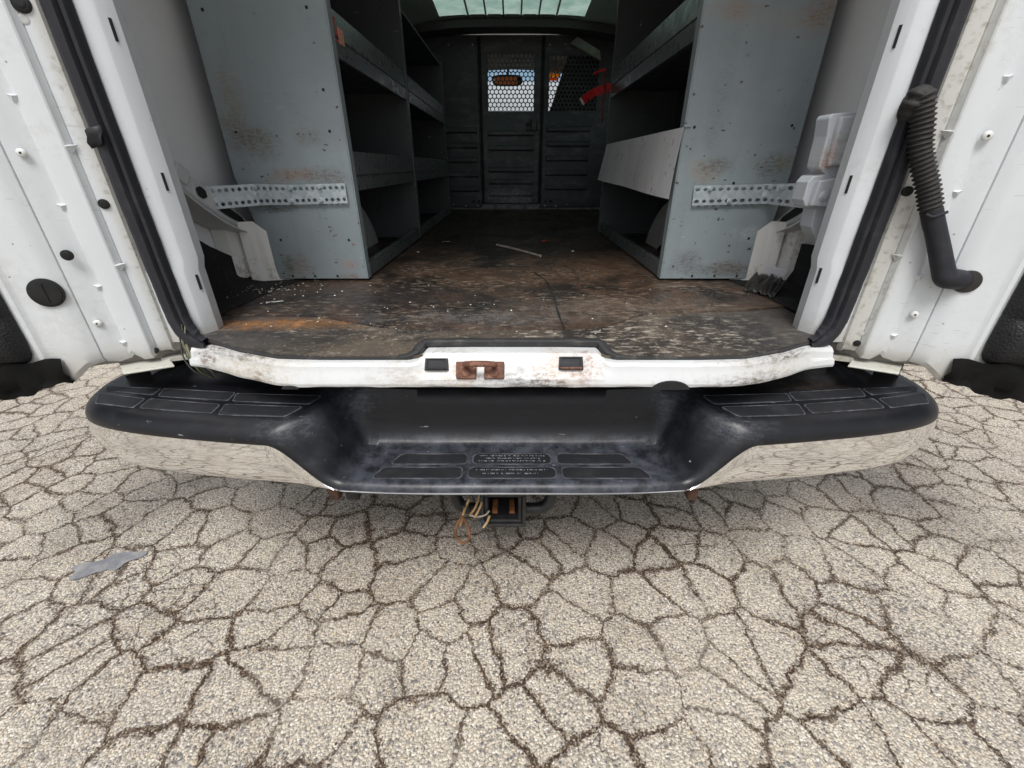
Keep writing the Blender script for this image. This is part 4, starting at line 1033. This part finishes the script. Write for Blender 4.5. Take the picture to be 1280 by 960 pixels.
c = ALU.mix(ALU.ss(q, .3, .7), (.84,.85,.88), (.95,.95,.96)); c = ALU.mix(ALU.math('MULTIPLY', ALU.ss(q2, .60, .66), .9), c, (.04,.035,.03))
ALU.P(Base_Color=c, Roughness=.42, Metallic=.15, Normal=ALU.bump(q, .3, .01)); ALU = ALU.m
def unit(name, s, y0, y1, top, xf, lips, label, endmat, z_tops, white_lip=False, slant=True):
    """s: side of the van; xf: X of the open front; the back follows the wall"""
    root = thing(name, (s*.7, (y0+y1)/2, FZ), label, 'shelving unit', 'grey steel shelving units along the van walls')
    xo = .872
    back = lambda z: interp([(FZ, .800 if s < 0 else .826), (1.06, .866), (2.2, .872)], z)
    z0 = FZ+.012
    for k, y in enumerate((y0, y1-.012)):
        m = MB(); fr_ = xf
        pts = [(s*fr_, y, z0), (s*back(z0), y, z0), (s*back(1.06), y, 1.06), (s*back(top), y, top), (s*fr_, y, top)]
        m.prism(pts, (0, .010, 0))
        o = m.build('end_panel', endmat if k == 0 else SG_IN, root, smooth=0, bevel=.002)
        # returned front edge
        m = MB().bx(min(s*fr_, s*(fr_-.004)), max(s*fr_, s*(fr_-.004)), y, y+(.035 if k == 0 else .012), z0, top)
        m.build('edge_flange', SG_LIP if k else endmat, root, smooth=0, bevel=.0015)
        if k == 0:
            hm = MB()
            for (u, v) in ((253,12),(383,9),(295,165),(412,164),(404,112),(351,300),(436,300),(366,345),(394,345),(422,345)) if s < 0 else ((868,159),(990,157),(865,345),(893,345),(921,345),(917,229),(936,298)):
                p = atY(u, v, y-.0006); hm.disc(p, (0, -1, 0), .0042, .0008, 12)
            hm.build('bolt_hole', DARK, o, smooth=0)
    MB().prism([(s*back(1.06), y0+.01, 1.06), (s*back(top), y0+.01, top), (s*(back(top)-.003), y0+.01, top), (s*(back(1.06)-.003), y0+.01, 1.06)], (0, y1-y0-.02, 0)).build('back_panel', SG_IN, root, smooth=0)
    MB().prism([(s*back(z0), y0+.01, z0), (s*back(1.06), y0+.01, 1.06), (s*(back(1.06)-.003), y0+.01, 1.06), (s*(back(z0)-.003), y0+.01, z0)], (0, y1-y0-.02, 0)).build('back_panel', SG_IN, root, smooth=0)
    for i, (za, zm, zb_) in enumerate(lips):
        m = MB(); sx = s*xf
        ya, yb = y0+.011, y1-.013
        if not (white_lip and i == 1):
            rows = [[Vector((sx+s*.012, y, zb_)), Vector((sx, y, zb_)), Vector((sx-s*.001, y, zm-.003)), Vector((sx+s*.005, y, zm)), Vector((sx-s*.001, y, zm+.003)), Vector((sx+s*.004, y, za)), Vector((sx+s*.016, y, za))] for y in (ya, yb)] if zm else [[Vector((sx+s*.012, y, zb_)), Vector((sx, y, zb_)), Vector((sx, y, za)), Vector((sx+s*.02, y, za))] for y in (ya, yb)]
            MB().grid(rows).build('shelf_lip', SG_LIP, root, smooth=15)
        zf_ = (zm or za)-.012 if i else za-.02
        if i: MB().bx(min(s*(xf+.006), s*(back(zf_)-.004)), max(s*(xf+.006), s*(back(zf_)-.004)), ya, yb, zf_-.01, zf_).build('shelf', SG_IN, root, smooth=0)
    MB().bx(min(s*(xf+.006), s*.868), max(s*(xf+.006), s*.868), y0+.011, y1-.013, top-.03, top-.02).build('shelf', SG_IN, root, smooth=0)
    return root
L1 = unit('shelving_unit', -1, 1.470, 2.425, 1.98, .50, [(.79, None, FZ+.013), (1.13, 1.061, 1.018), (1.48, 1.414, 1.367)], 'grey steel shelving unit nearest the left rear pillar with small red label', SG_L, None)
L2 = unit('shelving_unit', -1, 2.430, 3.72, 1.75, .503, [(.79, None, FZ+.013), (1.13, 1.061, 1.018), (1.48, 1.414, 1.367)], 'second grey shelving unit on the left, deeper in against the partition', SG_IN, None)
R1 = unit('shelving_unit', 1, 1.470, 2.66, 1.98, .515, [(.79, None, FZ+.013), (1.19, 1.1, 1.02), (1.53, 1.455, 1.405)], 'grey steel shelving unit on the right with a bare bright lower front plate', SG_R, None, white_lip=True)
# bare metal front plate on the right unit, lower edge sprung outward
rows = []
for i in range(15):
    y = lerp(1.465, 2.62, i/14); q = i/14; r = []
    for j in range(7):
        t_ = j/6; z = lerp(1.192, lerp(.995, 1.02, q), t_)
        bend = .006*math.sin(q*9)*t_+.004*math.sin(t_*3)
        r.append(Vector((.510-lerp(.012, .03, q)*t_**1.5-bend, y, z)))
    r.insert(0, r[0]+Vector((.02, 0, .001)))
    rows.append(r)
MB().grid(rows).build('front_plate', ALU, R1, smooth=40)
# small red label on the upper left lip
lb = MB(); LR = simple('label_red', (.42,.08,.06), .6, var=.4, scale=200); xl = -.4985
def lbx(y0, y1, z0, z1): lb.bx(xl, xl+.0022, y0, y1, z0, z1)
pz = lambda u, v: atX(u, v, xl)
a = pz(410, 22); b = pz(416, 36)
yb, zb_ = a.y, (a.z+b.z)/2
lbx(yb, yb+.006, zb_-.03, zb_+.025); lbx(yb, yb+.05, zb_-.035, zb_-.030); lbx(yb+.016, yb+.020, zb_-.02, zb_+.022); lbx(yb+.02, yb+.05, zb_+.018, zb_+.022); lbx(yb+.046, yb+.05, zb_-.02, zb_+.022); lbx(yb+.016, yb+.05, zb_-.02, zb_-.016)
lb.build('red_label', LR, L1, smooth=0)
MB().bx(xl, xl+.002, yb+.062, yb+.105, zb_-.034, zb_+.004).build('label_block', simple('label_pink', (.62,.30,.22), .6, var=.3, scale=200), L1, smooth=0)

# ------------------------------------------------------------------ perforated straps
ZN = NT('galvanised'); v_ = ZN.vor(70, out='Color'); q = ZN.n('ShaderNodeSeparateColor', {0: v_}).outputs[0]; q2 = ZN.noise(35, 6, .75)
c = ZN.mix(q, (.44,.51,.55), (.58,.65,.69)); c = ZN.mix(ZN.math('MULTIPLY', ZN.ss(q2, .58, .70), .45), c, (.80,.84,.87)); c = ZN.mix(ZN.math('MULTIPLY', ZN.ss(q2, .44, .34), .25), c, (.30,.36,.40))
ZN.P(Base_Color=c, Metallic=.35, Roughness=ZN.ss(q2, .3, .7, .50, .30), Normal=ZN.bump(q2, .06, .001)); ZN = ZN.m
def strap(pth_top, pth_bot, n, label, bolts):
    def at_(tab, q):
        q = max(0, min(.99999, q)); L = [0]
        for a_, b_ in zip(tab, tab[1:]): L.append(L[-1]+(b_-a_).length)
        d = q*L[-1]
        for i in range(len(tab)-1):
            if d <= L[i+1]: return tab[i].lerp(tab[i+1], (d-L[i])/(L[i+1]-L[i]))
        return tab[-1]
    S = lambda q, t_: at_(pth_top, q).lerp(at_(pth_bot, q), t_)
    m = MB(); mid0 = S(.3, 0)
    for i in range(n):
        qa, qb = i/n, (i+1)/n
        for (ta, tb, hole) in ((0, .06, 0), (.06, .34, 1), (.34, .66, 0), (.66, .94, 1), (.94, 1, 0)):
            if not hole:
                m.add([S(qa, ta), S(qb, ta), S(qb, tb), S(qa, tb)], [(0,1,2,3)]); continue
            big = 1 if i % 3 else .82
            o_, in_ = [], []
            for k in range(16):
                a_ = 2*math.pi*k/16+math.pi/4; cx, cy = math.cos(a_), math.sin(a_); mx = max(abs(cx), abs(cy))
                o_.append(S(lerp(qa, qb, .5+.5*cx/mx), lerp(ta, tb, .5+.5*cy/mx))); in_.append(S(lerp(qa, qb, .5+.33*big*cx), lerp(ta, tb, .5+.33*cy)))
            m.grid([o_, in_], True)
    o = m.build('galvanised_strap', ZN, None, smooth=0, solid=.0022, weld=True)
    tag(o, label, 'metal strap', 'perforated galvanised straps bracing the shelving')
    for q, t_ in bolts:
        p = S(q, t_)
        MB().disc(p+Vector((0, -.0012, 0)), (0, -1, 0), .008, .003, 18).disc(p+Vector((0, -.004, 0)), (0, -1, 0), .006, .006, 6).build('bolt', ZN, o, smooth=30)
yA = 1.461
lt_ = [Vector((-.905, 1.30, 1.033)), Vector((-.88, 1.35, 1.036)), Vector((-.80, 1.455, 1.040)), atY(360, 231, yA), atY(431, 229, yA)]
lb_ = [Vector((-.905, 1.30, .975)), Vector((-.88, 1.35, .975)), Vector((-.80, 1.455, .978)), atY(360, 256, yA), atY(435, 254, yA)]
strap(lt_, lb_, 25, 'long galvanised perforated strap across the left shelving end panel', ((.40, .2), (.63, .18), (.62, .8), (.83, .15), (.82, .82)))
rt_ = [Vector((.875, 1.30, 1.045)), Vector((.86, 1.36, 1.045)), atY(958, 230, yA), atY(868, 232, yA)]
rb_ = [Vector((.875, 1.30, .978)), Vector((.86, 1.36, .978)), atY(958, 254.5, yA), atY(865, 257, yA)]
strap(rt_, rb_, 17, 'short galvanised perforated strap beside the bracket on the right shelving end', ((.88, .18), (.42, .18), (.72, .82), (.33, .2)))

# ------------------------------------------------------------------ loose things
RED = simple('red_webbing', (.55,.012,.018), .55, var=.25, scale=80)
rs = thing('ratchet_strap', (.47, 2.68, 1.40), 'red strap with pale end hanging at the far corner of the right shelves', 'strap')
pts = [atY(u, v, y) for u, v, y in ((792, 104, 2.55), (768, 108, 2.67), (752, 112, 2.69), (740, 117, 2.70), (729, 125, 2.70))]
MB().sweep(catmull(pts, 6), [(-.019,-.002), (.019,-.002), (.019,.002), (-.019,.002)], (0, -.4, 1)).build('webbing', RED, rs, smooth=30)
MB().box(pts[-1]+Vector((-.006, 0, -.006)), (.012, .010, .038), Matrix.Rotation(R(-35), 3, 'Y')).build('end_tip', simple('tip_pale', (.6,.52,.48), .6), rs, smooth=0, bevel=.003)
MB().tube(catmull([atY(u, v, 2.68) for u, v in ((757, 86), (755.5, 100), (756, 114), (753.5, 130), (754, 142), (752, 152))], 6), .005, 8).build('cord', simple('cord_dark_red', (.17,.02,.02), .7, var=.5), rs, smooth=60)
MB().tube(catmull([atY(u, v, 2.68) for u, v in ((757, 87), (749, 89), (742, 93))], 6), .006, 8).build('cord', RED, rs, smooth=60)
# ribbed black plastic piece
tr_ = thing('plastic_tray', atZ(955, 360, FZ+.01), 'crumpled ribbed black plastic piece with white tab on the floor by right pillar', 'debris')
TB = rubber('tray_black', (.035,.034,.032), (.14,.13,.12), .5, .4)
q = [atZ(929, 362, FZ+.012), atZ(968, 371, FZ+.012), atZ(982, 358, FZ+.014), atZ(942, 350, FZ+.02)]
q[3].z += .025; q[2].z += .022; rows = []
for i in range(25):
    t_ = i/24; a_, b_ = q[0].lerp(q[1], t_), q[3].lerp(q[2], t_); r = []
    h = .0045 if (i % 6) in (0, 1) else 0
    for j in range(7):
        k = j/6; p = a_.lerp(b_, k); p.z += h+.007*math.sin(k*math.pi)-.010*abs(t_-.5)+.003*math.sin(i*1.7+j); r.append(p)
    rows.append(r)
MB().grid(rows).build('ribbed_sheet', TB, tr_, smooth=30, solid=.002)
e0, e1 = q[3].lerp(q[2], .25), q[3].lerp(q[2], .9)
MB().sweep([e0+Vector((0,0,.020)), e1+Vector((0,0,.016))], [(-.011,-.0015), (.011,-.0015), (.011,.0015), (-.011,.0015)], (0, -.3, 1)).build('white_tab', simple('tab_white', (.75,.76,.80), .5, var=.05), tr_, smooth=0)
# thin stick on the mat
p0, p1 = atZ(621, 306, FZ+.012), atZ(676, 320, FZ+.010)
tag(MB().tube([p0, p0.lerp(p1, .5)+Vector((0, .006, .001)), p1], .0055, 8).build('wooden_stick', simple('stick_grey', (.30,.27,.23), .8, var=.3)), 'thin pale stick lying on the floor mat between the shelves', 'stick')
def scrap(u, v, w, l, rot, name, label, cat, col, group=None):
    p = atZ(u, v, FZ+.0075); M = Matrix.Rotation(rot, 3, 'Z'); rows = []
    for i in range(5):
        rows.append([p+M @ Vector(((i/4-.5)*l, (j/2-.5)*w*(1+.3*math.sin(i*2.1)), .002+.004*abs(math.sin(i*1.3+j)))) for j in range(3)])
    return tag(MB().grid(rows).build(name, simple(name+'_%d' % u, col, .7), smooth=30, solid=.0008), label, cat, group)
scrap(682, 302, .022, .045, .4, 'red_scrap', 'tiny red scrap on the floor mat right of the stick', 'scrap', (.45,.06,.03))
scrap(344, 379, .008, .045, .3, 'paper_scrap', 'small pale curled scrap on the floor behind the left shelving end', 'scrap', (.55,.54,.50))
scrap(523, 316, .010, .012, .8, 'paper_scrap', 'white speck on the floor mat beside the left shelving base', 'scrap', (.8,.8,.78))
scrap(558, 303, .020, .040, .2, 'paper_scrap', 'pale flake far back on the floor mat left of the stick', 'scrap', (.32,.31,.28))
scrap(716, 315, .010, .012, .8, 'paper_scrap', 'white speck on the floor mat beside the right shelving base', 'scrap', (.75,.75,.72))
# pale crumbs in the left rear corner
cm = MB(); rnd = random.Random(9)
for k in range(170):
    u = rnd.gauss(330, 42) if k < 110 else rnd.uniform(290, 900); v = rnd.gauss(362, 5)+(u-330)*-.05 if k < 110 else rnd.uniform(350, 425)
    if u > 900 or u < 275 or v > 425: continue
    p = atZ(u, v, FZ+.0072); r = rnd.choice((.0012, .0018, .0025, .0035)); a = rnd.uniform(0, 6)
    cm.add([p+Vector((r*math.cos(a+q), r*.8*math.sin(a+q), 0)) for q in (0, 1.6, 3.1, 4.7)]+[p+Vector((0, 0, r*.8))], [(0,1,4), (1,2,4), (2,3,4), (3,0,4)])
tag(cm.build('crumbs', simple('crumb_pale', (.52,.51,.47), .8, var=.4, scale=120), smooth=0), 'pale crumbs and chips scattered over the van floor', 'crumbs', kind='stuff')

# ------------------------------------------------------------------ light and camera
SUN_EL, SUN_AZ = R(61), R(188)
w = bpy.data.worlds.new('World'); bpy.context.scene.world = w; w.use_nodes = True
nt = w.node_tree; bg = nt.nodes['Background']
sk = nt.nodes.new('ShaderNodeTexSky'); sk.sky_type = 'NISHITA'; sk.sun_disc = False; sk.sun_elevation = SUN_EL; sk.sun_rotation = SUN_AZ
sk.air_density = 1.0; sk.dust_density = 4.0; sk.ozone_density = 1.0
hs = nt.nodes.new('ShaderNodeHueSaturation'); hs.inputs['Saturation'].default_value = .30
nt.links.new(sk.outputs[0], hs.inputs['Color']); nt.links.new(hs.outputs[0], bg.inputs[0]); bg.inputs[1].default_value = .15
sl = bpy.data.lights.new('Sun', 'SUN'); sl.energy = 2.35; sl.angle = R(25); sl.color = (1, .97, .92)
so = bpy.data.objects.new('Sun', sl); C.objects.link(so)
sd = Vector((math.sin(SUN_AZ)*math.cos(SUN_EL), math.cos(SUN_AZ)*math.cos(SUN_EL), math.sin(SUN_EL)))
so.rotation_euler = sd.to_track_quat('Z', 'Y').to_euler(); so.location = sd*10
cam = bpy.data.cameras.new('Camera'); cam.sensor_width = 36; cam.lens = F/1280*36; cam.clip_start = .02; cam.clip_end = 2000
co = bpy.data.objects.new('Camera', cam); C.objects.link(co); co.location = (0, 0, CH); co.rotation_euler = (math.pi/2-PITCH, 0, 0)
sc = bpy.context.scene; sc.camera = co
sc.view_settings.view_transform = 'Standard'; sc.view_settings.look = 'None'; sc.view_settings.exposure = 0; sc.view_settings.gamma = 1
sc.render.resolution_x = 1024; sc.render.resolution_y = 768
